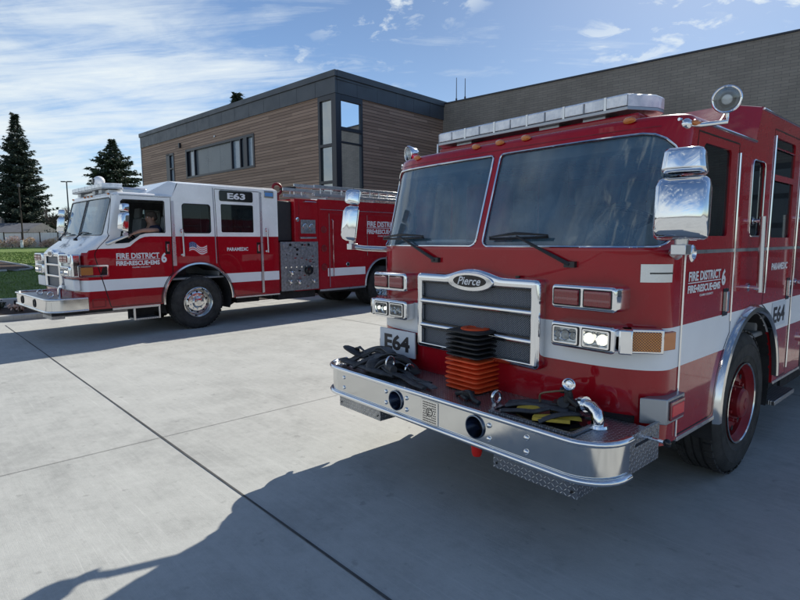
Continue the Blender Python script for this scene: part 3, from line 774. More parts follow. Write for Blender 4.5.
# ------------------------------------------------------------------ rear body shared by both engines
def rear_body(root, y0, zb, zt, sz0, sz1, yw, archR, archz, rim, zw=0.535, ylen=5.6, X=1.215, spt='driver'):
    """pump house and compartment body behind the cab (y0 = back of the cab)"""
    y1 = y0 + 0.04; yp = y0 + 1.14; ye = y0 + ylen
    # pump house
    b = MB(); b.bb(-X, X, y0 + 0.46, yp, zb + 0.02, zt - 0.02, M_red); b.bb(-0.5, 0.5, y1, y0 + 0.46, zb + 0.1, zt - 0.3, M_under); b.bb(-X + 0.03, X - 0.03, y1, y0 + 0.46, zb + 0.05, 1.72, M_red)
    b.build('pump_house', root, 30, 0.01)
    b = MB(); b.bb(-X + 0.12, X - 0.10, y1 + 0.02, y0 + 0.44, 1.74, zt - 0.08, M_black); b.build('hose_bed_cover', root, 30, 0.02)
    for sd in (1, -1):
        p = MB(); p.bb(X * sd - 0.005, X * sd + 0.012 * sd, y1 + 0.01, yp - 0.03, zb + 0.04, 1.73, M_black if False else M_panel)
        po = p.build('pump_panel', root, 30, 0.003)
        if sd > 0:
            q = MB(); rnd = random.Random(4)
            for r_ in range(4):
                for c_ in range(6):
                    if rnd.random() < 0.9:
                        yy, zz2 = y1 + 0.12 + c_ * 0.165 + rnd.uniform(-.02, .02), 1.66 - r_ * 0.11
                        rr = rnd.choice((0.018, 0.024, 0.032, 0.042)); q.lathe([(rr, 0), (rr, 0.014), (rr * 0.8, 0.016), (rr * 0.78, 0.01), (0, 0.01)], (X + 0.012, yy, zz2), (1, 0, 0), 14, M_greymetal if rnd.random() < 0.8 else M_gloss)
            build_split(q, 'gauge', po, 40)
            for c_ in range(34): q = MB(); yy, zz2 = y1 + rnd.uniform(.05, 1.0), rnd.uniform(zb + .1, 1.7); q.bb(X + 0.012, X + 0.014, yy, yy + rnd.uniform(.03, .08), zz2, zz2 + rnd.uniform(.012, .03), rnd.choice((M_greymetal, M_greymetal, M_alu, M_redw, M_gloss))); q.build('instruction_plate', po, 0)
            q = MB()
            for c_ in range(7): q.cyl((X + 0.012, y1 + 0.11 + c_ * 0.145, 1.16), (X + 0.06, y1 + 0.11 + c_ * 0.145, 1.15), 0.012, 0.02, 8, M_steel)
            build_split(q, 'valve_handle', po, 40)
            for yy, zz2, rr in ((y0 + 0.80, 1.06, 0.105), (y0 + 0.30, 1.02, 0.05), (y0 + 0.26, 0.82, 0.045), (y0 + 0.50, 0.80, 0.05), (y0 + 0.92, 0.80, 0.04)):
                q = MB(); q.lathe([(rr, 0), (rr, 0.07), (rr * 0.86, 0.085), (rr * 0.3, 0.09), (0, 0.10)], (X + 0.012, yy, zz2), (1, 0, 0), 20, M_steel if rr < 0.1 else M_gloss)
                for k_ in range(3): 
                    a = 2 * math.pi * k_ / 3 + 0.4; q.cyl((X + 0.06, yy + math.cos(a) * rr, zz2 + math.sin(a) * rr), (X + 0.06, yy + math.cos(a) * (rr + 0.03), zz2 + math.sin(a) * (rr + 0.03)), 0.012, 0.012, 8)
                q.build('discharge_cap', po, 40)
            u = MB(); u.bb(X - 0.004, X + 0.02, y0 + 0.62, y0 + 1.04, 1.92, 2.24, M_panel); u.bb(X, X + 0.028, y0 + 0.60, y0 + 1.06, 1.80, 1.84, M_alu); uo = u.build('gauge_cluster', root, 30, 0.003)
            q = MB()
            for i in range(2): q.lathe([(0.075, 0), (0.075, 0.02), (0.066, 0.022), (0.062, 0.008), (0, 0.008)], (X + 0.02, y0 + 0.73 + i * 0.19, 2.07), (1, 0, 0), 20, M_chrome); q.lathe([(0.06, 0.01), (0, 0.012)], (X + 0.02, y0 + 0.73 + i * 0.19, 2.07), (1, 0, 0), 20, M_greymetal)
            build_split(q, 'gauge', uo, 40)
            q = MB(); q.lathe([(0.05, 0), (0.05, 0.015), (0.03, 0.02), (0, 0.02)], (X + 0.002, y0 + 0.53, 2.24), (1, 0, 0), 16, M_chrome); q.build('intercom_jack', root, 40)
            q = MB(); q.bb(X + 0.001, X + 0.006, y0 + 0.575, y0 + 0.583, zb + 1.2, zt - 0.05, M_redw); q.build('panel_seam', root, 0)
            q = MB(); q.tube([(X + 0.002, y0 + 0.72, zt - 0.09), (X + 0.05, y0 + 0.72, zt - 0.08), (X + 0.05, y0 + 1.05, zt - 0.08), (X + 0.002, y0 + 1.05, zt - 0.09)], 0.012, 8, m=M_chrome); q.build('grab_rail', root, 40)
    # compartment body, side walls cut round the wheel
    yb0 = yp; X2 = X + 0.005
    for sd in (1, -1):
        a = arc(yw, archz, archR, 180, 0, 24)
        dz = zb
        P = [(yb0, zb), (yw - archR, zb)] + [(y, z) for y, z in a if z > zb] + [(yw + archR, zb), (ye, zb), (ye, zt), (yb0, zt)]
        b = MB(); o = (X2 * sd - 0.03 * (sd > 0), 0, 0)
        if sd > 0: b.prism(P, (X2 - 0.04, 0, 0), (0, 1, 0), (0, 0, 1), 0.04, M_red)
        else: b.prism([(y, z) for y, z in P][::-1], (-X2 + 0.0, 0, 0), (0, 1, 0), (0, 0, 1), 0.04, M_red)
        b.build('body_side', root, 30)
        # wheel well
        w = MB(); vs = []
        for y, z in arc(yw, archz, archR, 200, -20, 20): vs += [(X2 * sd - 0.005 * sd, y, z), (0.45 * sd, y, z)]
        w.add(vs, [(2 * i, 2 * i + 1, 2 * i + 3, 2 * i + 2) for i in range(20)], M_under); w.build('wheel_well', root, 40)
        fender_arch(root, yw, archz, archR - 0.005, 0.05, sd, X2, X2 + 0.035, 182, -2, M_alu)
        # compartment doors
        d0 = yb0 + 0.30; doors = [(d0, yw - archR - 0.03, zb + 0.04, zt - 0.32), (yw - archR + 0.04, yw + archR - 0.04, archz + archR + 0.09, zt - 0.32), (yw + archR + 0.03, ye - 0.12, zb + 0.04, zt - 0.32)]
        for (ya, yb_, za, zb_) in doors:
            d = MB(); d.bb(X2 * sd, (X2 + 0.016) * sd, ya, yb_, za, zb_, M_red); do = d.build('compartment_door', root, 30, 0.006)
            hh = MB(); hh.cyl(((X2 + 0.016) * sd, (ya + yb_) / 2, (za + zb_) / 2 - 0.35), ((X2 + 0.024) * sd, (ya + yb_) / 2, (za + zb_) / 2 - 0.35), 0.055, 0.05, 18, M_chrome); hh.cyl(((X2 + 0.024) * sd, (ya + yb_) / 2, (za + zb_) / 2 - 0.35), ((X2 + 0.027) * sd, (ya + yb_) / 2, (za + zb_) / 2 - 0.35), 0.03, 0.03, 12, M_gloss); hh.build('door_handle', do, 40)
            ed = MB(); ed.bb((X2 + 0.016) * sd, (X2 + 0.019) * sd, ya + 0.005, ya + 0.02, za + 0.01, zb_ - 0.01, M_chrome); ed.build('hinge', do, 0)
        s_ = MB()
        for (ya, yb_, za, zb_) in (doors[0], doors[2]): s_.bb((X2 + 0.0165) * sd, (X2 + 0.018) * sd, ya + 0.03, yb_, sz0, sz1, M_stripe)
        s_.bb((X2 + 0.001) * sd, (X2 + 0.003) * sd, yb0 + 0.26, d0 - 0.004, sz0, sz1, M_stripe); build_split(s_, 'stripe', root, 0)
        t = MB(); t.bb(X2 * sd, (X2 + 0.02) * sd, yb0, yw - archR - 0.02, zb - 0.035, zb + 0.012, M_alu); t.bb(X2 * sd, (X2 + 0.02) * sd, yw + archR + 0.02, ye, zb - 0.035, zb + 0.012, M_alu)
        t.bb(X2 * sd, (X2 + 0.012) * sd, yb0 + 0.05, ye, zt - 0.245, zt - 0.235, M_alu); build_split(t, 'rub_rail', root, 0, 0.003)
        for zz2 in (zb + 0.55, zb + 1.0, zb + 1.45):
            c = MB(); c.lathe([(0.085, 0), (0.085, 0.012), (0.07, 0.016), (0.062, 0.006), (0, 0.004)], (X2 * sd, yb0 + 0.15, zz2), (sd, 0, 0), 22, M_redw); c.build('air_bottle_door', root, 40)
        gr_ = MB(); gr_.tube([((X2 + 0.01) * sd, d0 + 0.10, zb + 0.30), ((X2 + 0.06) * sd, d0 + 0.10, zb + 0.33), ((X2 + 0.06) * sd, d0 + 0.10, zt - 0.50), ((X2 + 0.01) * sd, d0 + 0.10, zt - 0.47)], 0.012, 8, m=M_chrome); gr_.build('grab_rail', root, 40)
        make_wheel(root, (X - 0.02) * sd, yw, zw, sd, rim, True)
    b = MB(); b.bb(-X2 + 0.04, X2 - 0.04, yb0, ye - 0.01, zt - 0.10, zt - 0.05, M_red); b.bb(-X2 + 0.02, X2 - 0.02, ye - 0.03, ye, zb, zt, M_red); b.bb(-X2 + 0.03, X2 - 0.03, yb0 - 0.01, yb0 + 0.02, zb, zt - 0.04, M_red)
    b.build('body_shell', root, 30, 0.005)
    b = MB(); b.bb(-X2, X2, ye, ye + 0.32, 0.52, 0.62, M_tread); b.build('tail_step', root, 30, 0.005)
    b = MB(); b.bb(-0.48, 0.48, -0.05 + 0.3, ye, 0.55, 0.85, M_under); b.bb(-0.95, 0.95, yw - 0.12, yw + 0.12, 0.45, 0.62, M_under); b.bb(-1.08, 1.08, y0 + 0.05, y0 + 1.1, zb - 0.16, zb + 0.03, M_under)
    b.bb(-1.05, 1.05, yb0 + 0.1, yw - archR - 0.1, zb - 0.1, zb, M_under); b.bb(0.6, 1.06, 2.55, 3.1, zb - 0.14, zb + 0.02, M_under)
    for i in range(9):
        yy = 2.45 + i * 0.17; b.cyl((random.uniform(0.3, 1.0), yy, zb - random.uniform(0.02, 0.16)), (random.uniform(-0.6, 0.9), yy + 0.3, zb - random.uniform(0.0, 0.14)), 0.03, 0.03, 8)
    b.build('chassis', root, 40)
M_panel = mat('brushed_pump_panel', fn=vary((0.25, 0.26, 0.28), 0.45, 18, (0.3, 0.5), (40, 0.5, 0.003)), metal=0.5)

def ladder(name, p0, p1, w, label, cat='ladder', group=None, parts=True):
    p0, p1 = V(p0), V(p1); d = (p1 - p0).normalized(); n = V((-d.y, d.x, 0)).normalized() if w[1] == 'h' else V((0, 0, 1)); wd = w[0]
    root = bpy.data.objects.new(name, None); link(root); root.location = p0
    tag(root, label, cat, group); b = MB(); L = (p1 - p0).length
    for s_ in (-0.5, 0.5): b.box(d * L / 2 + n * wd * s_, (L, 0.03, 0.075), M_alu, M=Matrix((( d.x, -d.y, 0), (d.y, d.x, 0), (0, 0, 1))))
    build_split(b, 'ladder_rail', root, 30, 0.004); r_ = MB(); k = int(L / 0.33)
    for i in range(k): r_.cyl(d * (0.2 + i * 0.33) - n * wd / 2, d * (0.2 + i * 0.33) + n * wd / 2, 0.016, 0.016, 8, M_alu)
    build_split(r_, 'rung', root, 40); return root

# ------------------------------------------------------------------ E64, the near engine
T1 = empty('fire_engine', (0.541, 3.703, 0), R(-49.15))
tag(T1, 'near red fire engine numbered E64 with chrome grille, seen from its front corner', 'fire engine')
def off1(z):
    if z <= 1.69: return 0.0
    if z <= 2.35: return 0.205 * (z - 1.69) / 0.66
    return 0.205 + min(1, (z - 2.35) / 0.06) * 0.02
cab = Cab(1.22, 0.25, 5, 3.05, off1, 1.1)
YA, ZA, RA = 1.62, 0.60, 0.62
rocker, zr, zh, yr = 0.575, 2.41, 2.655, 1.46
def side_outline(cb, arch, rk, zr_, yr_, yr2, zh_, yend):
    yc, zc, r = arch; a = [p for p in arc(yc, zc, r, 180, 0, 28) if p[1] >= rk]
    return [(yc - r, rk)] + a + [(yc + r, rk), (yend, rk), (yend, zh_), (yr2, zh_), (yr_, zr_)]
so = side_outline(cab, (YA, ZA, RA), rocker, zr, yr, yr + 0.10, zh, 3.05)
outer = cab.side(so, 1) + [(u, z) for u, z in cab.side(so, -1)]
# front bottom edge closes the loop
FRL = (cab.us(YA - RA, rocker, -1), rocker)
winR = cab.front(rrect(0.03, 1.205, 1.705, 2.342, 0.05, 6, (0.05, 0.06, 0.20, 0.03)))
winL = cab.front(rrect(-1.205, -0.03, 1.705, 2.342, 0.05, 6, (0.06, 0.05, 0.03, 0.10)))
dw = [(0.56, 1.765), (0.985, 1.765), (1.0, 1.78), (1.005, 2.285), (0.99, 2.30), (0.60, 2.30), (0.555, 2.27), (0.50, 1.80)]
dw = [(0.47, 1.765)] + dw[1:5] + [(0.585, 2.30), (0.555, 2.28)]
sw = rrect(1.42, 1.69, 1.765, 2.285, 0.04); cw = rrect(1.92, 2.44, 1.755, 2.49, 0.03)
door1 = [(0.352, 0.60), (0.356, 1.69), (0.47, 2.355), (1.165, 2.355), (1.165, 1.26)] + [p for p in arc(YA, ZA, RA + 0.07, 128, 172, 8)] + [(0.90, 0.60)]
door1 = [(0.352, 0.60), (0.90, 0.60)] + [p for p in arc(YA, ZA, RA + 0.07, 178, 131, 8)] + [(1.14, 2.355), (0.47, 2.355), (0.356, 1.69)]
door2 = [(2.385, 0.60), (2.60, 0.60), (2.62, 2.545), (1.875, 2.545), (1.85, 1.36)] + [p for p in arc(YA, ZA, RA + 0.07, 72, 2, 10)]
holes = [winL, winR]
for sd in (1, -1): holes += [cab.side(p, sd) for p in (dw, sw, cw)]
doors = {}; lines = []
for sd in (1, -1):
    for k_, d in (('front', door1), ('crew', door2)):
        q = cab.side(d, sd); doors[(k_, sd)] = q; lines.append(q + [q[0]])
SZ0, SZ1 = 1.015, 1.254
def cls1(u, z):
    m = 'w' if SZ0 < z < SZ1 else 'r'
    if m == 'w' and abs(u) < 0.50: m = 'r'
    for k_, q in doors.items():
        if inpoly((u, z), q): return (k_, m)
    return ('body', m)
lines += [[(-0.50, SZ0), (-0.50, SZ1)], [(0.50, SZ0), (0.50, SZ1)]]
parts = skin(cab, outer, holes, lines, [SZ0, SZ1, 1.60, 1.64, 1.665, 1.68, 1.69, 1.70, 1.72, 1.85, 2.0, 2.18, 2.35, 0.62, 0.8, 1.4, 1.55, 2.38], cls1)
def emit(parts, root, key, name, matmap, solid=0.028):
    b = MB()
    for (kk, mm), (vs, fs) in parts.items():
        if kk == key: b.add(vs, fs, matmap[mm])
    # weld seams between colours
    bm = bmesh.new(); me = bpy.data.meshes.new(name); me.from_pydata(b.v, [], b.f); me.polygons.foreach_set('material_index', b.m); me.update()
    bm.from_mesh(me); bmesh.ops.remove_doubles(bm, verts=bm.verts, dist=1e-5); bm.to_mesh(me); bm.free()
    for m in b.mats: me.materials.append(m)
    me.materials.append(M_inter)
    me.polygons.foreach_set('use_smooth', [True] * len(me.polygons)); me.set_sharp_from_angle(angle=R(40))
    cnt = {}
    for p in me.polygons:
        for k_ in p.edge_keys: cnt[k_] = cnt.get(k_, 0) + 1
    for e in me.edges:
        if cnt.get(tuple(sorted(e.vertices)), 0) < 2: e.use_edge_sharp = True
    o = link(bpy.data.objects.new(name, me), root); s_ = o.modifiers.new('solid', 'SOLIDIFY'); s_.thickness = solid; s_.offset = -1; s_.material_offset = 8
    return o
mm1 = {'r': M_red, 'w': M_stripe}
body1 = emit(parts, T1, 'body', 'cab_body', mm1)
door_obj = {k_: emit(parts, T1, k_, 'door', mm1) for k_ in doors}
def pane(cb, poly, root, m, name, o=-0.012):
    p = skin(cb, poly, [], [], [1.8, 1.95, 2.1, 2.25], lambda u, z: 'g', o)['g']; b = MB(); b.add(p[0], p[1], m); return b.build(name, root, 60)
for w_ in (winL, winR): 
    po = pane(cab, w_, T1, M_glass, 'windscreen')
    b = MB(); beading(b, cab, w_, 0.006, 0.004, M_chrome); b.build('trim', po, 50)
for sd in (1, -1):
    pane(cab, cab.side(dw, sd), door_obj[('front', sd)], M_sglass, 'window'); pane(cab, cab.side(cw, sd), door_obj[('crew', sd)], M_sglass, 'window')
    po = pane(cab, cab.side(sw, sd), T1, M_sglass, 'window'); b = MB(); beading(b, cab, cab.side(sw, sd), 0.005, 0.003, M_chrome); b.build('trim', po, 50)
    b = MB(); ribbon(b, cab, cab.side([(1.925, 2.20), (2.435, 2.20)], sd) if sd > 0 else cab.side([(2.435, 2.20), (1.925, 2.20)], sd), 0.045, 0.004, M_red); b.build('window_bar', door_obj[('crew', sd)], 0)
    # door gaps and bright hinge strips
    b = MB()
    for d in (door1, door2): q = cab.side(d, sd); ribbon(b, cab, q + [q[0]], 0.010, 0.0012, M_gloss)
    b.build('door_gap', T1, 0)
    b = MB()
    for P in ([(0.352, 0.60), (0.356, 1.69)], [(1.155, 1.20), (1.155, 2.30)], [(1.862, 1.34), (1.895, 2.50)], [(2.61, 0.65), (2.64, 2.50)]):
        b.tube([cab.S(cab.us(y, z, sd), z, 0.004) for y, z in densify(P, False, 0.3)], 0.0065, 8, m=M_chrome)
    build_split(b, 'hinge', T1, 40)
    b = MB(); ribbon(b, cab, [(cab.us(y, 1.672, sd), 1.672) for y in (0.40, 1.0, 2.0, 3.0)], 0.022, 0.003, M_alu); b.build('belt_moulding', T1, 0)
    # door catches set in dark recesses
    for y, z in ((1.05, 1.335), (2.50, 1.335)):
        dh = MB(); dh.bb(1.2205 * sd, 1.224 * sd, y - 0.045, y + 0.045, z - 0.09, z + 0.09, M_gloss); dh.bb(1.222 * sd, 1.240 * sd, y - 0.02, y + 0.02, z - 0.06, z + 0.07, M_chrome)
        dh.build('door_handle', door_obj[('front' if y < 1.5 else 'crew', sd)], 30, 0.003)
    for y0_, z0_, z1_ in ((1.49, 1.375, 1.90), (2.72, 1.35, 1.95)):
        gr_ = MB(); gr_.tube([(1.29 * sd, y0_, z0_), (1.29 * sd, y0_ - 0.03, z1_)], 0.019, 12, m=M_alu)
        for zz2 in (z0_ + 0.03, z1_ - 0.03): gr_.cyl((1.215 * sd, y0_ - 0.01, zz2), (1.29 * sd, y0_ - 0.01, zz2), 0.014, 0.014, 8, M_chrome); gr_.cyl((1.215 * sd, y0_ - 0.01, zz2), (1.228 * sd, y0_ - 0.01, zz2), 0.03, 0.03, 12, M_chrome)
        gr_.build('grab_rail', T1, 50)
    fender_arch(T1, YA, ZA, RA - 0.01, 0.058, sd, 1.218, 1.262, 186, 4, M_steel)
    w = MB(); vs = []
    for y, z in arc(YA, ZA, RA, 200, -20, 22): vs += [(1.2 * sd, y, z), (0.5 * sd, y, z)]
    w.add(vs, [(2 * i, 2 * i + 1, 2 * i + 3, 2 * i + 2) for i in range(22)], M_under); w.build('wheel_well', T1, 40)
    make_wheel(T1, 1.195 * sd, 1.60, 0.535, sd, M_redw)
    b = MB(); b.bb(1.20 * sd, 1.228 * sd, 0.37, YA - RA - 0.01, rocker - 0.012, rocker + 0.012, M_alu); b.bb(1.20 * sd, 1.228 * sd, YA + RA + 0.01, 3.05, rocker - 0.012, rocker + 0.012, M_alu); build_split(b, 'sill_trim', T1, 0, 0.003)
    b = MB(); b.bb(0.80 * sd, 1.21 * sd, 2.42, 3.02, 0.34, 0.38, M_tread); b.bb(0.80 * sd, 0.84 * sd, 2.42, 3.02, 0.38, 0.60, M_under); b.build('cab_step', T1, 30, 0.004)
lettering_block(door_obj[('front', 1)], 0.42, 1.02, 1.565, 1.405)
text('PARAMEDIC', door_obj[('crew', 1)], (1.2235, 2.0, 1.505), (0, 1, 0), (0, 0, 1), 0.43, 0.055, M_text, bold=0.03)
b = MB(); b.bb(1.2225, 1.2245, 2.10, 2.48, 1.045, 1.243, M_plate); po = b.build('unit_number_plate', door_obj[('crew', 1)], 0)
text('E64', po, (1.225, 2.135, 1.075), (0, 1, 0), (0, 0, 1), 0.31, 0.135, M_textb, bold=0.03)
# oval vent on the belt line
b = MB(); b.lathe([(0.05, 0), (0.05, 0.012), (0.035, 0.02), (0.03, 0.008), (0, 0.008)], (1.22, 0.44, 1.665), (1, 0, 0), 20, M_chrome); b.build('belt_vent', T1, 40)

# roof: front panel, then the raised crew roof with its sloped front
b = MB(); roof_panel(b, cab, zr, [(0, 0), (0.008, 0.016), (0.028, 0.030), (0.07, 0.040), (0.25, 0.050), (0.55, 0.056)], M_red)
b.build('roof', T1, 40)
def raised_roof(root, yr_, zb_, zt_, yend, m, slope=0.32, X=1.22, ch=0.075, name='raised_roof'):
    b = MB(); x1 = X - 0.001; xi = X - 0.17
    # bottom row, top-outer row, top-inner row; front slope leans back
    P = [(-x1, yr_, zb_), (-xi, yr_ - slope, zb_ + 0.03), (xi, yr_ - slope, zb_ + 0.03), (x1, yr_, zb_),                      # 0-3 bottom front
         (-x1, yr_ + 0.10, zt_), (x1, yr_ + 0.10, zt_),                                                                      # 4,5 side top front corner
         (-xi, yr_ + 0.02, zt_ + ch * 0.75), (xi, yr_ + 0.02, zt_ + ch * 0.75),                                              # 6,7 inner top front
         (-x1, yend, zt_), (x1, yend, zt_), (-xi, yend, zt_ + ch), (xi, yend, zt_ + ch), (-x1, yend, zb_), (x1, yend, zb_)]
    b.add(P, [(1, 2, 7, 6), (0, 1, 6, 4), (2, 3, 5, 7), (4, 6, 10, 8), (7, 5, 9, 11), (6, 7, 11, 10), (8, 10, 11, 9), (8, 9, 13, 12)], m)
    return b.build(name, root, 20, 0.012, 3)
raised_roof(T1, yr, zr, zh, 3.05, M_red, 0.34, ch=0.045)
b = MB()
for sd in (1, -1): b.tube([cab.S(cab.us(y, zr - 0.004, sd), zr - 0.004, 0.006) for y in (0.33, 0.6, 1.0, 1.45)], 0.009, 8, m=M_chrome); b.tube([(1.222 * sd, 1.57, zh - 0.012), (1.222 * sd, 3.04, zh - 0.012)], 0.008, 8)
build_split(b, 'drip_rail', T1, 40)
b = MB(); b.bb(-1.19, 1.19, 3.02, 3.05, rocker, zh, M_red); b.build('cab_back', T1, 0)
# brow crease above the windscreen
b = MB(); ribbon(b, cab, [(u * 0.1, 2.375) for u in range(-11, 12)], 0.006, 0.002, M_redw); b.build('brow_seam', T1, 0)

# interior
b = MB(); b.bb(-1.17, 1.17, 0.30, 3.0, 0.98, 1.02, M_inter); b.bb(-1.12, 1.12, 0.30, 0.62, 1.02, 1.60, M_black); b.bb(-0.32, 0.32, 0.6, 1.9, 1.02, 1.55, M_inter); b.bb(-1.15, 1.15, 0.34, 0.5, 2.28, 2.38, M_inter)
b.bb(-1.15, 1.15, 2.0, 2.04, 1.02, 1.5, M_inter); b.build('cab_interior', T1, 30, 0.01)
b = MB(); b.box((0, 0.42, 1.665), (2.1, 0.36, 0.09), M_black); b.build('dashboard', T1, 30, 0.03, 3)
for x, y in ((-0.78, 1.05), (0.78, 1.05), (-0.8, 2.45), (-0.25, 2.45), (0.3, 2.45), (0.85, 2.45)): seat(T1, x, y, 1.38)
steering(T1, (0.76, 0.62, 1.80))
b = MB(); b.box((-0.62, 0.50, 1.735), (0.52, 0.24, 0.012), M_text, rz=0.35); b.box((-0.66, 0.49, 1.745), (0.36, 0.22, 0.012), M_plate, rz=0.1); b.build('papers', T1, 0)
b = MB(); b.tube([(-1.03, 0.30, 1.72), (-1.01, 0.30, 1.80), (-1.0, 0.30, 1.86)], [0.012, 0.035, 0.03], 10, m=M_gloss); b.box((-1.0, 0.3, 1.90), (0.07, 0.04, 0.11), M_gloss); b.build('dash_radio', T1, 50, 0.006)
b = MB(); b.box((-0.72, 0.98, 1.95), (0.5, 0.12, 0.62), mat('red_jacket_cloth', fn=vary((0.22, 0.015, 0.02), 0.4, 9, (0.8, 0.9)))); b.build('seat_jacket', T1, 40, 0.05, 3)

# grille
GX, GZ0, GZ1, GY, GB = 0.555, 0.93, 1.505, -0.075, 0.045
b = MB(); X_, Z_ = V((1, 0, 0)), V((0, 0, 1))
def hump(x): return 0.048 * max(0, math.cos(min(1, abs(x) / 0.26) * math.pi / 2)) ** 1.3
po = rrect(-GX, GX, GZ0, GZ1, 0.035, 5)
top = [(x / 20 * 0.50, GZ1 + hump(x / 20 * 0.50)) for x in range(20, -21, -1)]
po = po[:15] + top + po[15:]
n = len(po)
def offs(P, d):
    out = []; m_ = len(P)
    for i in range(m_):
        a, c = V(P[i - 1]), V(P[(i + 1) % m_]); t = (c - a)
        if t.length < 1e-7: out.append(P[i]); continue
        t.normalize(); out.append((P[i][0] - t.y * d, P[i][1] + t.x * d))
    return out
def surround(b, po, pin, GY, GB, m, sh=0.034):
    n = len(po); rows = [([p for p in po], GB), (offs(po, 0.0), GY + sh)]
    for a in (22, 45, 68, 90): rows.append((offs(po, sh * (1 - math.cos(R(a)))), GY + sh * (1 - math.sin(R(a)))))
    last = rows[-1][0]
    for t, dy in ((0.55, 0.0), (0.85, 0.003), (0.96, 0.010), (1.0, 0.03)): rows.append(([(l[0] + (q[0] - l[0]) * t, l[1] + (q[1] - l[1]) * t) for l, q in zip(last, pin)], GY + dy))
    vs = [V((x, y, z)) for P, y in rows for x, z in P]
    b.add(vs, [(k * n + i, k * n + (i + 1) % n, (k + 1) * n + (i + 1) % n, (k + 1) * n + i) for k in range(len(rows) - 1) for i in range(n)], m)
pin = [(max(-GX + 0.062, min(GX - 0.062, x)), max(GZ0 + 0.042, min(GZ1 - 0.066, z))) for x, z in po]
surround(b, po, pin, GY, GB, M_chrome)
gr = b.build('grille', T1, 55)
b = MB()
for zc in (1.292, 1.108):
    b.tube([(-GX + 0.05, GY + 0.016, zc), (GX - 0.05, GY + 0.016, zc)], 0.018, 14, m=M_chrome)
build_split(b, 'grille_bar', gr, 60)
b = MB(); b.bb(-GX + 0.03, GX - 0.03, GY + 0.045, GY + 0.05, GZ0 + 0.01, GZ1 - 0.04, M_mesh); b.build('grille_screen', gr, 0)
b = MB()
for zc0, zc1 in ((1.307, 1.443), (1.123, 1.279), (0.95, 1.095)):
    b.ring(rrect(-GX + 0.042, GX - 0.042, zc0, zc1, 0.03), rrect(-GX + 0.056, GX - 0.056, zc0 + 0.012, zc1 - 0.012, 0.025), (0, GY + 0.03, 0), X_, Z_, 0.012, M_gloss)
build_split(b, 'grille_gasket', gr, 30)
# badge
def ell(cx, cz, a, c, n=32): return [(cx + a * math.cos(2 * math.pi * i / n), cz + c * math.sin(2 * math.pi * i / n)) for i in range(n)]
b = MB(); b.prism(ell(0.0, 1.462, 0.205, 0.066), (0, GY + 0.0, 0), X_, Z_, 0.012, M_chrome); bd = b.build('badge', gr, 35, 0.006, 3)
b = MB(); b.prism(ell(0.0, 1.466, 0.148, 0.042), (0, GY - 0.012, 0), X_, Z_, 0.003, M_gloss); b.build('badge_field', bd, 35)
text('Pierce', bd, (-0.105, GY - 0.0152, 1.440), X_, Z_, 0.21, 0.056, M_text, shear=0.35, bold=0.012)
b = MB(); b.cyl((0.36, GY + 0.05, GZ1 - 0.01), (0.36, GY + 0.05, GZ1 + 0.012), 0.016, 0.016, 10, M_gloss); b.build('grille_latch', gr, 40)

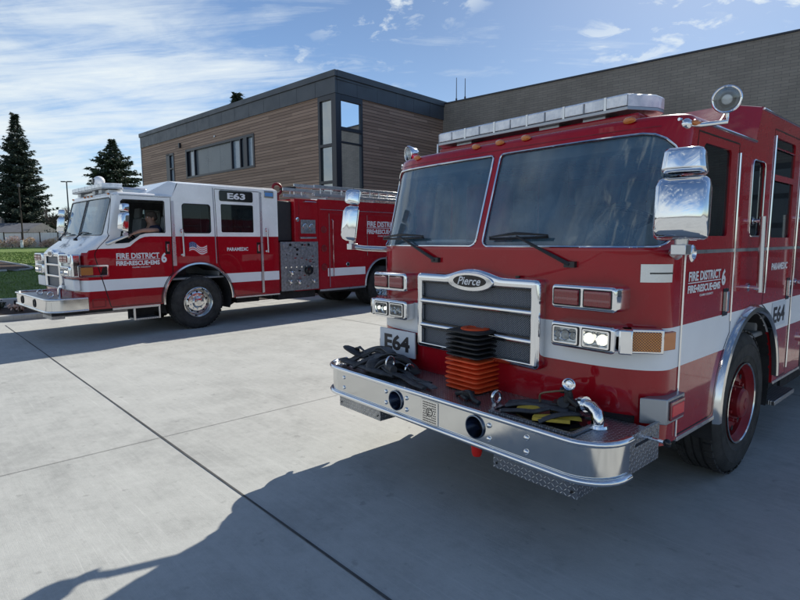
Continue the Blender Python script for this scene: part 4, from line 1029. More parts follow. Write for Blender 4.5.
# lamps
for sd in (-1, 1):
    a, c = (0.655, 1.055) if sd > 0 else (-1.055, -0.655)
    lamp_box(T1, a, c, 1.346, 1.489, -0.095, 0.10, ('red', 'red'), 'warning_light')
    lamp_box(T1, a, c, 1.118, 1.270, -0.095, 0.10, ('lit', 'clear') if sd < 0 else ('clear', 'lit'), 'headlight')
    # amber turn signal wrapping the corner, chrome bridge to the headlight
    b = MB(); b.box((1.085 * sd, -0.02, 1.194), (0.07, 0.12, 0.135), M_chrome, rz=0.45 * sd); b.build('lamp_bracket', T1, 30, 0.008)
    P0, P1, P2 = V((1.085 * sd, -0.035, 0)), V((1.235 * sd, 0.085, 0)), V((1.262 * sd, 0.19, 0))
    b = MB(); dd = (P1 - P0).normalized(); nn = V((dd.y, -dd.x, 0)) * sd; cc = (P0 + P1) / 2
    b.box(cc - nn * 0.03 + V((0, 0, 1.194)), ((P1 - P0).length + 0.02, 0.07, 0.135), M_chrome, rz=math.atan2(dd.y, dd.x)); ho = b.build('turn_signal', T1, 30, 0.006)
    b = MB(); b.box(cc + nn * 0.010 + V((0, 0, 1.194)), ((P1 - P0).length - 0.012, 0.014, 0.108), M_amberseg, rz=math.atan2(dd.y, dd.x))
    d2 = (P2 - P1).normalized(); b.box((P1 + P2) / 2 - V((0.01 * sd, 0, 0)) + V((0, 0, 1.194)), ((P2 - P1).length, 0.03, 0.100), M_amber, rz=math.atan2(d2.y, d2.x)); b.build('lens', ho, 30, 0.005)
    # corner marker box low on the cab corner
    b = MB(); b.prism([(1.14 * sd, 0.06), (1.262 * sd, 0.13), (1.262 * sd, 0.36), (1.20 * sd, 0.36)][::sd], (0, 0, 0.725), (1, 0, 0), (0, 1, 0), 0.145, M_greymetal); co = b.build('corner_light', T1, 30, 0.005)
    b = MB(); b.bb(1.262 * sd, 1.274 * sd, 0.155, 0.34, 0.745, 0.852, M_redl); b.build('lens', co, 30, 0.005)
    b = MB(); b.bb(1.2715 * sd, 1.277 * sd, 0.17, 0.325, 0.765, 0.83, M_redl2); b.build('reflector', co, 30, 0.003)
    mirror(T1, sd, 1.37, -0.10, 1.745, 2.185, 0.30 if sd < 0 else 0.26, 1.665, w=0.245 if sd > 0 else 0.165, rot=0.3 if sd > 0 else -0.60)
    b = MB(); u = cab.uf(1.16) ; pts = [cab.S(sd * (u + dx), 1.56, 0.004) for dx in (-0.075, -0.03, 0.015, 0.06, 0.10)]
    vs = []
    for p in pts: vs += [p + V((0, 0, 0.05)), p - V((0, 0, 0.05))]
    b.add(vs, [(2 * i, 2 * i + 1, 2 * i + 3, 2 * i + 2) for i in range(4)], M_alu)
    q = b.build('vent_plate', T1, 40, solid=0.006) if False else b.build('vent_plate', T1, 40)
    b = MB(); vs = []
    for p in pts[1:]: vs += [p + V((0, 0, 0.004)) + (p - V((0, 0.5, p.z))).normalized() * 0.004, p - V((0, 0, 0.004)) + (p - V((0, 0.5, p.z))).normalized() * 0.004]
    b.add(vs, [(2 * i, 2 * i + 1, 2 * i + 3, 2 * i + 2) for i in range(3)], M_gloss); b.build('vent_slot', q, 0)
wiper(T1, (0.72, 0.02, 1.60), (0.10, 0.0, 1.765), (0.56, 0.0, 1.775), (0.34, 0.0, 1.77))
wiper(T1, (-0.40, 0.01, 1.60), (-1.05, 0.01, 1.77), (-0.55, 0.0, 1.78), (-0.80, 0.0, 1.775))
for x in (-0.88, -0.22, 0.0, 0.22, 0.92): marker(T1, cab.S(cab.uf(x), 2.40, 0.0) + V((0, 0.004, 0.025)), (0, -1, 0.7))
marker(T1, cab.S(cab.us(0.40, 2.38, 1), 2.385, 0.0), (1, -0.4, 0.2)); marker(T1, cab.S(cab.us(0.40, 2.38, -1), 2.385, 0.0), (-1, -0.4, 0.2))
# light bar on its red pedestal
b = MB(); b.bb(-0.78, 0.90, 0.40, 0.66, 2.455, 2.505, M_red); b.build('light_bar_pedestal', T1, 30, 0.015, 3)
light_bar(T1, (0.035, 0.53, 0), 0.905, 0.30, 2.525, 2.625, 0, seg=11)
spotlight(T1, (1.35, 0.47, 2.50), (0.25, -1, -0.12), [(1.34, 0.52, 2.39), (1.24, 0.42, 2.375), (1.19, 0.36, 2.38)])
spotlight(T1, (-1.22, 0.45, 2.52), (-0.3, -1, -0.1), [(-1.28, 0.50, 2.40), (-1.22, 0.44, 2.38), (-1.19, 0.38, 2.38)])
b = MB(); b.cyl((-1.1, 0.7, 2.44), (-1.1, 0.7, 2.62), 0.012, 0.006, 8, M_alu); b.build('antenna', T1, 40)

# number board
b = MB(); b.bb(-1.035, -0.600, -0.045, -0.030, 0.812, 1.020, M_plate); b.bb(-1.0, -0.62, -0.03, 0.05, 0.84, 1.0, M_black); nb_ = b.build('unit_number_plate', T1, 0, 0.002)
text('E64', nb_, (-0.975, -0.0455, 0.850), X_, Z_, 0.315, 0.130, M_textb, bold=0.035)

# bumper
M_horn = mat('dark_horn_chrome', (0.14, 0.17, 0.23), 0.2, 1.0)
BX, BYF, BZ0, BZ1 = 1.235, -0.495, 0.535, 0.745
def bpath(x, yf, r, yb, n=9, ins=0.0):
    L = [(-x, yb)] + [(-x + r - r * math.cos(R(90 * i / n)), yf + r - r * math.sin(R(90 * i / n))) for i in range(n + 1)]
    return L + [(-a, b_) for a, b_ in reversed(L)]
BP = bpath(BX, BYF, 0.22, -0.235); n = len(BP)
b = MB(); vs = [V((x, y, BZ0)) for x, y in BP] + [V((x, y, BZ1)) for x, y in BP] + [V((x * 0.985, y + 0.012, BZ1)) for x, y in BP] + [V((x * 0.985, y + 0.012, BZ0)) for x, y in BP]
b.add(vs, [(i + k * n, i + 1 + k * n, (i + 1 + (k + 1) * n) % (4 * n), (i + (k + 1) * n) % (4 * n)) for k in range(4) for i in range(n - 1) if not (k in (0, 2) and i == n // 2 - 1)] + [(0, n, 2 * n, 3 * n), (n - 1, 4 * n - 1, 3 * n - 1, 2 * n - 1)], M_steel)
xl, xr = BP[n // 2 - 1][0], BP[n // 2][0]
P2_ = [V((xl, BZ0)), V((xr, BZ0)), V((xr, BZ1)), V((xl, BZ1))]; E2 = [(0, 1), (1, 2), (2, 3), (3, 0)]; HN = ((-0.300, 0.640), (0.425, 0.645))
for hx, hz in HN:
    k0 = len(P2_); P2_ += [V((hx + 0.062 * math.cos(2 * math.pi * i / 28), hz + 0.062 * math.sin(2 * math.pi * i / 28))) for i in range(28)]; E2 += [(k0 + i, k0 + (i + 1) % 28) for i in range(28)]
r_ = delaunay_2d_cdt(P2_, E2, [], 0, 1e-5); F2 = []
for f in r_[2]:
    c_ = sum((r_[0][i] for i in f), V((0, 0))) / 3
    if any(math.hypot(c_.x - hx, c_.y - hz) < 0.061 for hx, hz in HN): continue
    a_, b__, c__ = (r_[0][i] for i in f)
    F2.append(tuple(f) if (b__ - a_).cross(c__ - a_) > 0 else tuple(f)[::-1])
b.add([(q.x, BYF, q.y) for q in r_[0]], F2, M_steel)
bmp = b.build('bumper', T1, 40)
b = MB()
for z, rr in ((BZ1 - 0.006, 0.017), (BZ0 + 0.006, 0.017)): b.tube([(x * (1 + 0.008), y - 0.008, z) for x, y in BP], rr, 10, m=M_chrome)
build_split(b, 'bumper_rim', bmp, 50)
for sd in (1, -1):
    b = MB(); b.bb(1.215 * sd, 1.232 * sd, -0.235, 0.115, BZ0, BZ1, M_treads); bo = b.build('bumper_end_plate', bmp, 0, 0.002)
    b = MB(); b.bb(1.232 * sd, 1.234 * sd, -0.17, 0.02, 0.672, 0.688, M_gloss); b.cyl((1.23 * sd, -0.02, 0.685), (1.32 * sd, -0.02, 0.685), 0.010, 0.010, 8, M_chrome); b.sph((1.33 * sd, -0.02, 0.685), 0.022, 10, M_gloss); b.build('latch_handle', bo, 40)
D = MB(); D.prism([(x * 0.985, y + 0.006) for x, y in bpath(BX, BYF, 0.22, 0.02)], (0, 0, 0.715), (1, 0, 0), (0, 1, 0), 0.012, M_tread); D.bb(-1.15, 1.15, -0.42, 0.05, 0.55, 0.712, M_under); dk = D.build('bumper_deck', bmp, 0)
b = MB(); b.bb(0.47, 1.0, -0.40, -0.10, 0.729, 0.734, M_gloss)
b.ring(rrect(0.45, 1.02, -0.42, -0.08, 0.02), rrect(0.475, 0.995, -0.395, -0.105, 0.02), (0, 0, 0.730), X_, V((0, 1, 0)), 0.012, M_tread); b.build('hose_tray', dk, 0)
for x, z in ((-0.300, 0.640), (0.425, 0.645)):
    b = MB(); b.lathe([(0.072, 0.0), (0.071, 0.010), (0.064, 0.012), (0.060, 0.0), (0.050, -0.03), (0.034, -0.07), (0.022, -0.12), (0.015, -0.16), (0, -0.16)], (x, BYF - 0.001, z), (0, -1, 0), 28, M_horn); 
    b.build('air_horn', bmp, 50)
b = MB()
for x in (-0.93, -0.41, -0.19, 0.53, 0.79):
    for z in (0.60, 0.68): b.lathe([(0.0165, 0), (0.0155, 0.007), (0.008, 0.012), (0, 0.0125)], (x, BYF, z), (0, -1, 0), 14, M_chrome)
build_split(b, 'bumper_bolt', bmp, 50)
# perforated siren cover with round emblem
b = MB(); b.bb(-0.045, 0.115, BYF - 0.004, BYF, 0.560, 0.712, M_steel); sp = b.build('siren_cover', bmp, 0, 0.002)
b = MB(); cx, cz = 0.035, 0.636
for i in range(9):
    dz = (i - 4) * 0.0155; xs_ = 0.062
    cut = math.sqrt(max(0, 0.036 ** 2 - dz * dz))
    for a_, c_ in (((-xs_, -cut), (cut, xs_)) if cut > 0.006 else ((-xs_, xs_),)):
        k_ = max(1, int((c_ - a_) / 0.0135))
        for j in range(k_): m0 = cx + a_ + (j + 0.5) * (c_ - a_) / k_; b.prism(ell(m0, cz + dz, 0.0048, 0.0048, 8), (0, BYF - 0.004, 0), X_, Z_, 0.0012, M_gloss)
b.ring(ell(cx, cz, 0.031, 0.031), ell(cx, cz, 0.025, 0.025), (0, BYF - 0.004, 0), X_, Z_, 0.0015, M_gloss)
b.bb(cx - 0.014, cx - 0.008, BYF - 0.0052, BYF - 0.004, cz - 0.018, cz + 0.018); 
for dz in (-0.016, 0.0, 0.016): b.bb(cx - 0.008, cx + 0.013, BYF - 0.0052, BYF - 0.004, cz + dz - 0.0028, cz + dz + 0.0028)
b.build('siren_slots', sp, 0)
for x0_, x1_ in ((-1.09, -0.56), (0.51, 1.06)):
    b = MB(); b.bb(x0_, x1_, -0.43, -0.22, 0.405, 0.535, M_treads); b.cyl((x0_ + 0.03, -0.432, 0.44), (x0_ + 0.03, -0.438, 0.44), 0.008, 0.008, 8, M_gloss); b.cyl((x1_ - 0.03, -0.432, 0.44), (x1_ - 0.03, -0.438, 0.44), 0.008, 0.008, 8); b.build('step_box', bmp, 0, 0.003)
b = MB(); b.lathe([(0.040, 0.02), (0.040, -0.02), (0.035, -0.07), (0.028, -0.09), (0.0, -0.092)], (0.185, -0.20, 0.40), (0, 0, 1), 20, M_tow := mat('red_cap_plastic', (0.75, 0.02, 0.015), 0.35)); b.cyl((0.185, -0.20, 0.44), (0.185, -0.20, 0.56), 0.02, 0.02, 10, M_under); b.build('drain_cap', bmp, 40)
def eye(parent, c, r=0.045):
    b = MB(); c = V(c); b.tube([c + V((0.10 * math.cos(a), 0.99 * math.cos(a), math.sin(a))) * r for a in [2 * math.pi * i / 24 for i in range(24)]], 0.011, 8, True, M_chrome); b.box(c - V((0, 0, r + 0.012)), (0.03, 0.05, 0.03), M_chrome); return b.build('tow_eye', parent, 50)
eye(dk, (0.40, -0.27, 0.775), 0.036); eye(dk, (-0.47, -0.22, 0.78), 0.038)
# chrome elbow discharge on the deck
b = MB(); pts = [(1.02, -0.17, 0.725), (1.02, -0.17, 0.77), (1.01, -0.165, 0.80), (0.98, -0.155, 0.822), (0.93, -0.14, 0.825), (0.87, -0.12, 0.815)]
b.tube(pts, [0.036, 0.034, 0.034, 0.034, 0.032, 0.032], 14, m=M_chrome); b.cyl((1.02, -0.17, 0.728), (1.02, -0.17, 0.742), 0.06, 0.055, 20, M_chrome); b.cyl((0.93, -0.14, 0.825), (0.90, -0.13, 0.82), 0.044, 0.044, 14); b.build('discharge_elbow', dk, 50)

b = MB(); b.bb(-1.1, 1.1, 0.02, 0.75, 0.50, 0.75, M_under); b.bb(-0.8, 0.8, 1.3, 1.9, 0.40, 0.62, M_under); b.bb(-0.55, 0.55, 0.4, 3.0, 0.6, 0.98, M_under); b.cyl((-1.0, 1.6, 0.535), (1.0, 1.6, 0.535), 0.07, 0.07, 12, M_under); b.build('front_chassis', T1, 0)
rear_body(T1, 3.05, 0.50, 2.52, SZ0, SZ1, 6.45, 0.66, 0.60, M_redw)

# ------------------------------------------------------------------ E63, the far engine with its white cab top
T2 = empty('fire_engine', (-6.046, 10.278, 0), R(-43.5))
tag(T2, 'far fire engine numbered E63 with a white cab top, parked side-on behind the near one', 'fire engine')
def off2(z):
    K = [(0.5, -0.50), (1.50, -0.50), (1.56, -0.475), (1.62, -0.42), (1.86, -0.10), (2.56, 0.10), (2.64, 0.125)]
    if z <= K[0][0]: return K[0][1]
    for (a, fa), (b_, fb) in zip(K, K[1:]):
        if z <= b_: return fa + (fb - fa) * (z - a) / (b_ - a)
    return K[-1][1]
cab2 = Cab(1.22, 0.13, 5, 3.54, off2, 1.5)
YA2, ZA2, RA2 = 1.655, 0.60, 0.70
rk2, zr2, zh2, yr2 = 0.565, 2.60, 2.86, 1.19
so = side_outline(cab2, (YA2, ZA2, RA2), rk2, zr2, yr2, yr2 + 0.12, zh2, 3.54)
outer = cab2.side(so, 1) + [(u, z) for u, z in cab2.side(so, -1)]
wR = cab2.front(rrect(0.012, 1.12, 1.865, 2.535, 0.05, 5, (0.03, 0.05, 0.08, 0.03))); wL = cab2.front(rrect(-1.12, -0.012, 1.865, 2.535, 0.05, 5, (0.05, 0.03, 0.03, 0.08)))
bnd = [(-0.33, 1.565), (-0.30, 1.60), (-0.12, 1.625), (0.10, 1.628), (0.28, 1.635), (0.38, 1.665), (0.47, 1.745), (0.55, 1.80), (0.64, 1.835), (0.75, 1.845), (3.54, 1.845)]
def bz(y):
    if y <= bnd[0][0]: return bnd[0][1]
    for (a, fa), (b_, fb) in zip(bnd, bnd[1:]):
        if y <= b_: return fa + (fb - fa) * (y - a) / (b_ - a)
    return bnd[-1][1]
dwin = [(0.13, 1.72), (0.36, 1.735), (0.46, 1.80), (0.56, 1.875), (0.66, 1.905), (0.80, 1.915), (1.015, 1.915), (1.025, 1.93), (1.03, 2.49), (1.015, 2.505), (0.30, 2.50), (0.265, 2.47)]
win2 = rrect(1.375, 1.945, 1.915, 2.475, 0.05); win3 = rrect(2.18, 2.93, 1.93, 2.505, 0.03)
d1 = [(0.0, 0.59), (0.90, 0.59)] + [p for p in arc(YA2, ZA2, RA2 + 0.06, 175, 133, 8)] + [(1.155, 2.58), (0.15, 2.58), (0.0, 1.80)]
d2 = [(2.46, 0.60), (3.08, 0.60), (3.10, 2.80), (2.055, 2.80), (2.09, 1.30)] + [p for p in arc(YA2, ZA2, RA2 + 0.06, 50, 5, 8)]
holes = [wL, wR]; doors2 = {}; lines = []
for sd in (1, -1):
    holes += [cab2.side(p, sd) for p in (dwin, win2, win3)]
    for k_, d in (('front', d1), ('crew', d2)): q = cab2.side(d, sd); doors2[(k_, sd)] = q; lines.append(q + [q[0]])
bu = [(cab2.us(y, z), z) for y, z in densify(bnd, False, 0.1)]
lines += [bu, [(-u, z) for u, z in bu]]
nose = cab2.uf(1.14); lines += [[(nose, 0.5), (nose, 1.60)], [(-nose, 0.5), (-nose, 1.60)]]
S20, S21 = 0.884, 1.081
def cls2(u, z):
    p = cab2.S(u, z); 
    ub = None
    # height of the colour boundary at this u
    zb_ = 1.565
    for (ua, za), (uc, zc) in zip(bu, bu[1:]):
        if ua <= abs(u) <= uc: zb_ = za + (zc - za) * (abs(u) - ua) / max(1e-9, uc - ua); break
    if abs(u) > bu[-1][0]: zb_ = bu[-1][1]
    m = 'w' if (z > zb_ or (abs(u) < nose and z > 0.5 and z > 1.15)) else ('s' if S20 < z < S21 else 'r')
    for k_, q in doors2.items():
        if inpoly((u, z), q): return (k_, m)
    return ('body', m)
parts = skin(cab2, outer, holes, lines, [S20, S21, 0.7, 1.15, 1.35, 1.44, 1.48, 1.50, 1.52, 1.56, 1.59, 1.62, 1.68, 1.74, 1.80, 1.83, 1.86, 1.89, 2.0, 2.2, 2.4, 2.56], cls2)
mm2 = {'r': M_red, 'w': M_white, 's': M_stripe}
emit(parts, T2, 'body', 'cab_body', mm2); do2 = {k_: emit(parts, T2, k_, 'door', mm2) for k_ in doors2}
for w_ in (wL, wR):
    po = pane(cab2, w_, T2, M_glass, 'windscreen'); b = MB(); beading(b, cab2, w_, 0.008, 0.002, M_gloss); b.build('trim', po, 50)
for sd in (1, -1):
    if sd < 0: pane(cab2, cab2.side(dwin, sd), do2[('front', sd)], M_sglass, 'window')       # the driver's own window is rolled down
    b = MB(); beading(b, cab2, cab2.side(dwin, sd), 0.008, 0.001, M_gloss); b.build('window_seal', do2[('front', sd)], 50)
    for w_, par in ((win2, T2), (win3, do2[('crew', sd)])):
        po = pane(cab2, cab2.side(w_, sd), par, M_sglass, 'window')
        if par is T2: b = MB(); beading(b, cab2, cab2.side(w_, sd), 0.010, 0.001, M_gloss); b.build('trim', po, 50)
    b = MB()
    for d in (d1, d2): q = cab2.side(d, sd); ribbon(b, cab2, q + [q[0]], 0.012, 0.0012, M_gloss)
    b.build('door_gap', T2, 0)
    for P in ([(1.185, 1.28), (1.185, 2.52)], [(3.125, 0.62), (3.11, 2.80)]):
        b = MB(); ribbon(b, cab2, cab2.side(P, sd), 0.055, 0.0045, M_alu); b.build('hinge', T2, 0)
    b = MB(); ribbon(b, cab2, cab2.side([(2.045, 1.30), (2.02, 2.82)], sd), 0.02, 0.003, M_greymetal); b.build('panel_seam', T2, 0)
    for y, z, par in ((1.06, 1.63, do2[('front', sd)]), (3.03, 1.60, do2[('crew', sd)])):
        dh = MB(); dh.bb(1.2205 * sd, 1.226 * sd, y - 0.045, y + 0.045, z - 0.12, z + 0.12, M_gloss); dh.bb(1.222 * sd, 1.245 * sd, y - 0.02, y + 0.02, z - 0.07, z + 0.07, M_chrome); dh.build('door_handle', par, 30, 0.003)
    for y0_, z0_, z1_ in ((1.345, 1.46, 1.98), (3.235, 1.50, 2.02)):
        gr_ = MB(); gr_.tube([(1.29 * sd, y0_, z0_), (1.29 * sd, y0_ - 0.01, z1_)], 0.018, 10, m=M_alu)
        for zz2 in (z0_ + 0.03, z1_ - 0.03): gr_.cyl((1.215 * sd, y0_, zz2), (1.29 * sd, y0_, zz2), 0.014, 0.014, 8, M_chrome); gr_.cyl((1.215 * sd, y0_, zz2), (1.228 * sd, y0_, zz2), 0.035, 0.035, 12, M_chrome)
        gr_.build('grab_rail', T2, 50)
    fender_arch(T2, YA2, ZA2, RA2 - 0.01, 0.055, sd, 1.218, 1.262, 184, -2, M_steel)
    w = MB(); vs = []
    for y, z in arc(YA2, ZA2, RA2, 200, -20, 22): vs += [(1.2 * sd, y, z), (0.5 * sd, y, z)]
    w.add(vs, [(2 * i, 2 * i + 1, 2 * i + 3, 2 * i + 2) for i in range(22)], M_under); w.build('wheel_well', T2, 40)
    make_wheel(T2, 1.195 * sd, 1.632, 0.535, sd, M_steel)
    b = MB(); b.bb(1.19 * sd, 1.232 * sd, 0.02, 0.86, 0.525, 0.568, M_alu); b.bb(1.19 * sd, 1.232 * sd, 2.44, 3.54, 0.545, 0.575, M_alu); build_split(b, 'sill_trim', T2, 0, 0.003)
    b = MB(); b.bb(0.90 * sd, 1.21 * sd, 0.40, 0.85, 0.30, 0.335, M_tread); b.bb(1.19 * sd, 1.212 * sd, 0.38, 0.415, 0.30, 0.53, M_alu); b.bb(1.19 * sd, 1.212 * sd, 0.835, 0.865, 0.30, 0.53, M_alu); b.bb(0.9 * sd, 0.92 * sd, 0.38, 0.86, 0.30, 0.53, M_under); b.build('cab_step', T2, 30, 0.003)
    # blue side lamp
    b = MB(); b.bb(1.2195 * sd, 1.236 * sd, 3.20, 3.44, 2.685, 2.835, M_chrome); sl = b.build('scene_light', T2, 30, 0.005); b = MB(); b.bb(1.236 * sd, 1.242 * sd, 3.22, 3.42, 2.72, 2.80, M_bluel); b.build('lens', sl, 30, 0.004)
    # amber corner lamp in a chrome surround
    b = MB(); b.ring(rrect(-0.49, 0.0 - 0.005, 1.135, 1.345, 0.02), rrect(-0.46, -0.03, 1.165, 1.315, 0.015), ((1.219) * sd, 0, 0), (0, sd, 0), (0, 0, 1), 0.014 , M_chrome)
    am = b.build('corner_light', T2, 30, 0.003); b = MB(); b.bb(1.219 * sd, 1.235 * sd, -0.45, -0.26, 1.175, 1.305, M_amberseg); b.build('lens', am, 30, 0.004)
    b = MB(); b.prism([(-0.14, 1.165), (-0.03, 1.165), (-0.03, 1.315), (-0.10, 1.30)] if sd > 0 else [(-0.10, 1.30), (-0.03, 1.315), (-0.03, 1.165), (-0.14, 1.165)], (1.219 * sd, 0, 0), (0, 1, 0), (0, 0, 1), 0.006 * sd, M_gloss); b.build('cornering_lens', am, 0)
    b = MB(); b.ring(rrect(-0.30, -0.08, 0.60, 0.75, 0.01), rrect(-0.285, -0.095, 0.615, 0.735, 0.008), (1.2195 * sd, 0, 0), (0, sd, 0), (0, 0, 1), 0.005, M_redw); b.build('access_cover', T2, 0)
    mirror(T2, sd, 1.42, 0.22 if sd > 0 else -0.02, 1.93, 2.42, 0.06 if sd < 0 else 0.02, 1.72, 1.2, 0.155, sd * 0.25)
text('PARAMEDIC', do2[('crew', 1)], (1.2235, 2.285, 1.545), (0, 1, 0), (0, 0, 1), 0.49, 0.075, M_text, bold=0.03)
lettering_block(do2[('front', 1)], 0.125, 1.03, 1.555, 1.27)
b = MB(); q = rrect(2.155, 2.925, 2.565, 2.785, 0.04); b.prism(q, (1.2205, 0, 0), (0, 1, 0), (0, 0, 1), 0.006, M_gloss); po = b.build('unit_number_plate', do2[('crew', 1)], 30)
text('E63', po, (1.227, 2.335, 2.612), (0, 1, 0), (0, 0, 1), 0.41, 0.13, M_text, bold=0.035)
# waving flag decal
M_navy = mat('navy_decal', (0.03, 0.06, 0.22), 0.4); M_redd = mat('red_decal', (0.55, 0.04, 0.05), 0.4)
b = MB(); wv = lambda y: 0.035 * math.sin((y - 1.48) / 0.37 * 7.0) - 0.16 * (y - 1.48)
for k_ in range(9):
    vs = []
    for i in range(13):
        y = 1.48 + 0.37 * i / 12; z0_ = 1.545 + wv(y); vs += [(1.2230, y, z0_ + k_ * 0.0195), (1.2230, y, z0_ + (k_ + 1) * 0.0195)]
    b.add(vs, [(2 * i, 2 * i + 2, 2 * i + 3, 2 * i + 1) for i in range(12)], M_redd if k_ % 2 == 0 else M_text)
vs = []
for i in range(7):
    y = 1.48 + 0.15 * i / 6; z0_ = 1.545 + wv(y); vs += [(1.2236, y, z0_ + 0.078), (1.2236, y, z0_ + 0.1755)]
b.add(vs, [(2 * i, 2 * i + 2, 2 * i + 3, 2 * i + 1) for i in range(6)], M_navy)
for i in range(5):
    for j in range(4): y = 1.495 + i * 0.027; z = 1.545 + wv(y) + 0.092 + j * 0.022; b.bb(1.2236, 1.2240, y - 0.004, y + 0.004, z - 0.004, z + 0.004, M_text)
b.build('flag_decal', T2, 0)
# roof
b = MB(); roof_panel(b, cab2, zr2, [(0, 0), (0.01, 0.018), (0.03, 0.03), (0.08, 0.04), (0.3, 0.05), (0.6, 0.055)], M_white); b.build('roof', T2, 40)
raised_roof(T2, yr2, zr2, zh2, 3.54, M_white, 0.45, ch=0.06)
b = MB(); b.bb(-1.19, 1.19, 3.51, 3.54, rk2, zh2, M_white); b.build('cab_back', T2, 0)
b = MB(); b.bb(-0.85, 0.62, 0.42, 0.98, 2.63, 2.78, M_alu); b.build('roof_unit', T2, 30, 0.04, 3)
b = MB(); ribbon(b, cab2, cab2.side([(0.05, 2.59), (1.17, 2.59)], 1), 0.02, 0.006, M_alu); b.build('drip_rail', T2, 0)
# interior
b = MB(); b.bb(-1.17, 1.17, 0.0, 3.5, 1.0, 1.04, M_inter); b.bb(-1.12, 1.12, -0.05, 0.35, 1.04, 1.74, M_black); b.bb(-0.32, 0.32, 0.4, 1.8, 1.04, 1.6, M_inter); b.bb(-1.15, 1.15, 2.1, 2.14, 1.04, 1.6, M_inter); b.build('cab_interior', T2, 30, 0.01)
for x, y in ((-0.78, 0.98), (0.72, 0.98), (-0.8, 2.7), (-0.25, 2.7), (0.3, 2.7), (0.85, 2.7)): seat(T2, x, y, 1.50)
steering(T2, (0.72, 0.46, 1.93))
b = MB(); b.box((0.98, 2.68, 2.08), (0.10, 0.20, 0.34), mat('tan_turnout_cloth', fn=vary((0.30, 0.21, 0.12), 0.4, 12, (0.8, 0.95))), rz=0.2); b.tube([(1.0, 2.62, 2.28), (1.03, 2.72, 2.12), (1.02, 2.78, 1.98)], [0.05, 0.055, 0.05], 8); b.build('hanging_turnout_coat', T2, 50, 0.03, 3)
# nose: grille and lamps
G2Y, HX, A0, A1 = -0.585, 0.50, 0.90, 1.56
b = MB(); po = rrect(-HX, HX, A0, A1, 0.04, 5); top = [(x / 16 * 0.44, A1 + 1.2 * hump(x / 16 * 0.44)) for x in range(16, -17, -1)]; po = po[:15] + top + po[15:]; n = len(po)
pin = [(max(-HX + 0.075, min(HX - 0.075, x)), max(A0 + 0.035, min(A1 - 0.08, z))) for x, z in po]
surround(b, po, pin, G2Y, -0.49, M_chrome); g2 = b.build('grille', T2, 55)
b = MB(); b.bb(-HX + 0.05, HX - 0.05, G2Y + 0.05, G2Y + 0.055, A0 + 0.02, A1 - 0.06, M_mesh); b.build('grille_screen', g2, 0)
b = MB()
for zc in (1.335, 1.13): b.bb(-HX + 0.06, HX - 0.06, G2Y - 0.004, G2Y + 0.03, zc - 0.018, zc + 0.018, M_chrome)
build_split(b, 'grille_bar', g2, 30, 0.006)
b = MB(); b.prism(ell(0.0, 1.53, 0.17, 0.055), (0, G2Y, 0), X_, Z_, 0.012, M_chrome); bd = b.build('badge', g2, 35, 0.004); b = MB(); b.prism(ell(0.0, 1.533, 0.125, 0.036), (0, G2Y - 0.012, 0), X_, Z_, 0.003, M_gloss); b.build('badge_field', bd, 35)
for sd in (-1, 1):
    a, c = (0.60, 1.10) if sd > 0 else (-1.10, -0.60)
    lamp_box(T2, a, c, 1.375, 1.535, -0.60, -0.38, ('red', 'red'), 'warning_light'); lamp_box(T2, a, c, 1.145, 1.325, -0.60, -0.38, ('clear', 'lit') if sd > 0 else ('lit', 'clear'), 'headlight')
    b = MB(); b.bb(1.10 * sd, 1.225 * sd, -0.575, -0.44, 1.145, 1.535, M_chrome); b.build('lamp_side_trim', T2, 30, 0.02, 3)
    b = MB(); b.bb(0.62 * sd, 1.16 * sd, -0.555, -0.45, 0.90, 1.10, M_stripe); b.build('front_panel', T2, 30, 0.02, 2)
wiper(T2, (0.55, -0.30, 1.79), (0.05, -0.12, 1.905), (0.60, -0.10, 1.915), (0.34, -0.115, 1.91))
wiper(T2, (-0.45, -0.30, 1.79), (-0.98, -0.12, 1.905), (-0.42, -0.12, 1.915), (-0.70, -0.125, 1.91))
b = MB(); b.mat(M_gloss)
tb = text('6 3', T2, (-0.16, -0.405, 1.655), X_, V((0, 0.8, 0.6)), 0.32, 0.12, M_greymetal, name='nose_lettering')
for x in (-1.02, -0.2, 0, 0.2, 1.02): marker(T2, cab2.S(cab2.uf(x), 2.59) + V((0, 0.0, 0.01)), (0, -1, 0.5))
light_bar(T2, (0.04, 0.24, 0), 0.97, 0.34, 2.70, 2.80, 0, seg=9, base=M_greymetal)
b = MB(); b.bb(-0.9, 0.9, 0.18, 0.42, 2.63, 2.69, M_white); b.build('light_bar_pedestal', T2, 30, 0.01)
b = MB(); b.cyl((0.0, 0.32, 2.80), (0.0, 0.32, 2.87), 0.09, 0.08, 16, M_white); b.sph((0.0, 0.32, 2.915), 0.105, 16, M_white, (1.0, 1.0, 0.95)); b.cyl((0.0, 0.215, 2.92), (0.0, 0.20, 2.92), 0.05, 0.045, 16, M_gloss); b.build('camera_dome', T2, 50)
# bumper
BX2, BYF2, B20, B21 = 1.225, -0.965, 0.565, 0.785
BP = bpath(BX2, BYF2, 0.24, -0.36); n = len(BP)
b = MB(); vs = [V((x, y, B20)) for x, y in BP] + [V((x, y, B21)) for x, y in BP] + [V((x * 0.985, y + 0.012, B21)) for x, y in BP] + [V((x * 0.985, y + 0.012, B20)) for x, y in BP]
b.add(vs, [(i + k * n, i + 1 + k * n, (i + 1 + (k + 1) * n) % (4 * n), (i + (k + 1) * n) % (4 * n)) for k in range(4) for i in range(n - 1)] + [(0, n, 2 * n, 3 * n), (n - 1, 4 * n - 1, 3 * n - 1, 2 * n - 1)], M_steel)
bm2 = b.build('bumper', T2, 40); b = MB()
for z in (B21 - 0.005, B20 + 0.005): b.tube([(x * 1.008, y - 0.008, z) for x, y in BP], 0.015, 8, m=M_chrome)
build_split(b, 'bumper_rim', bm2, 50)
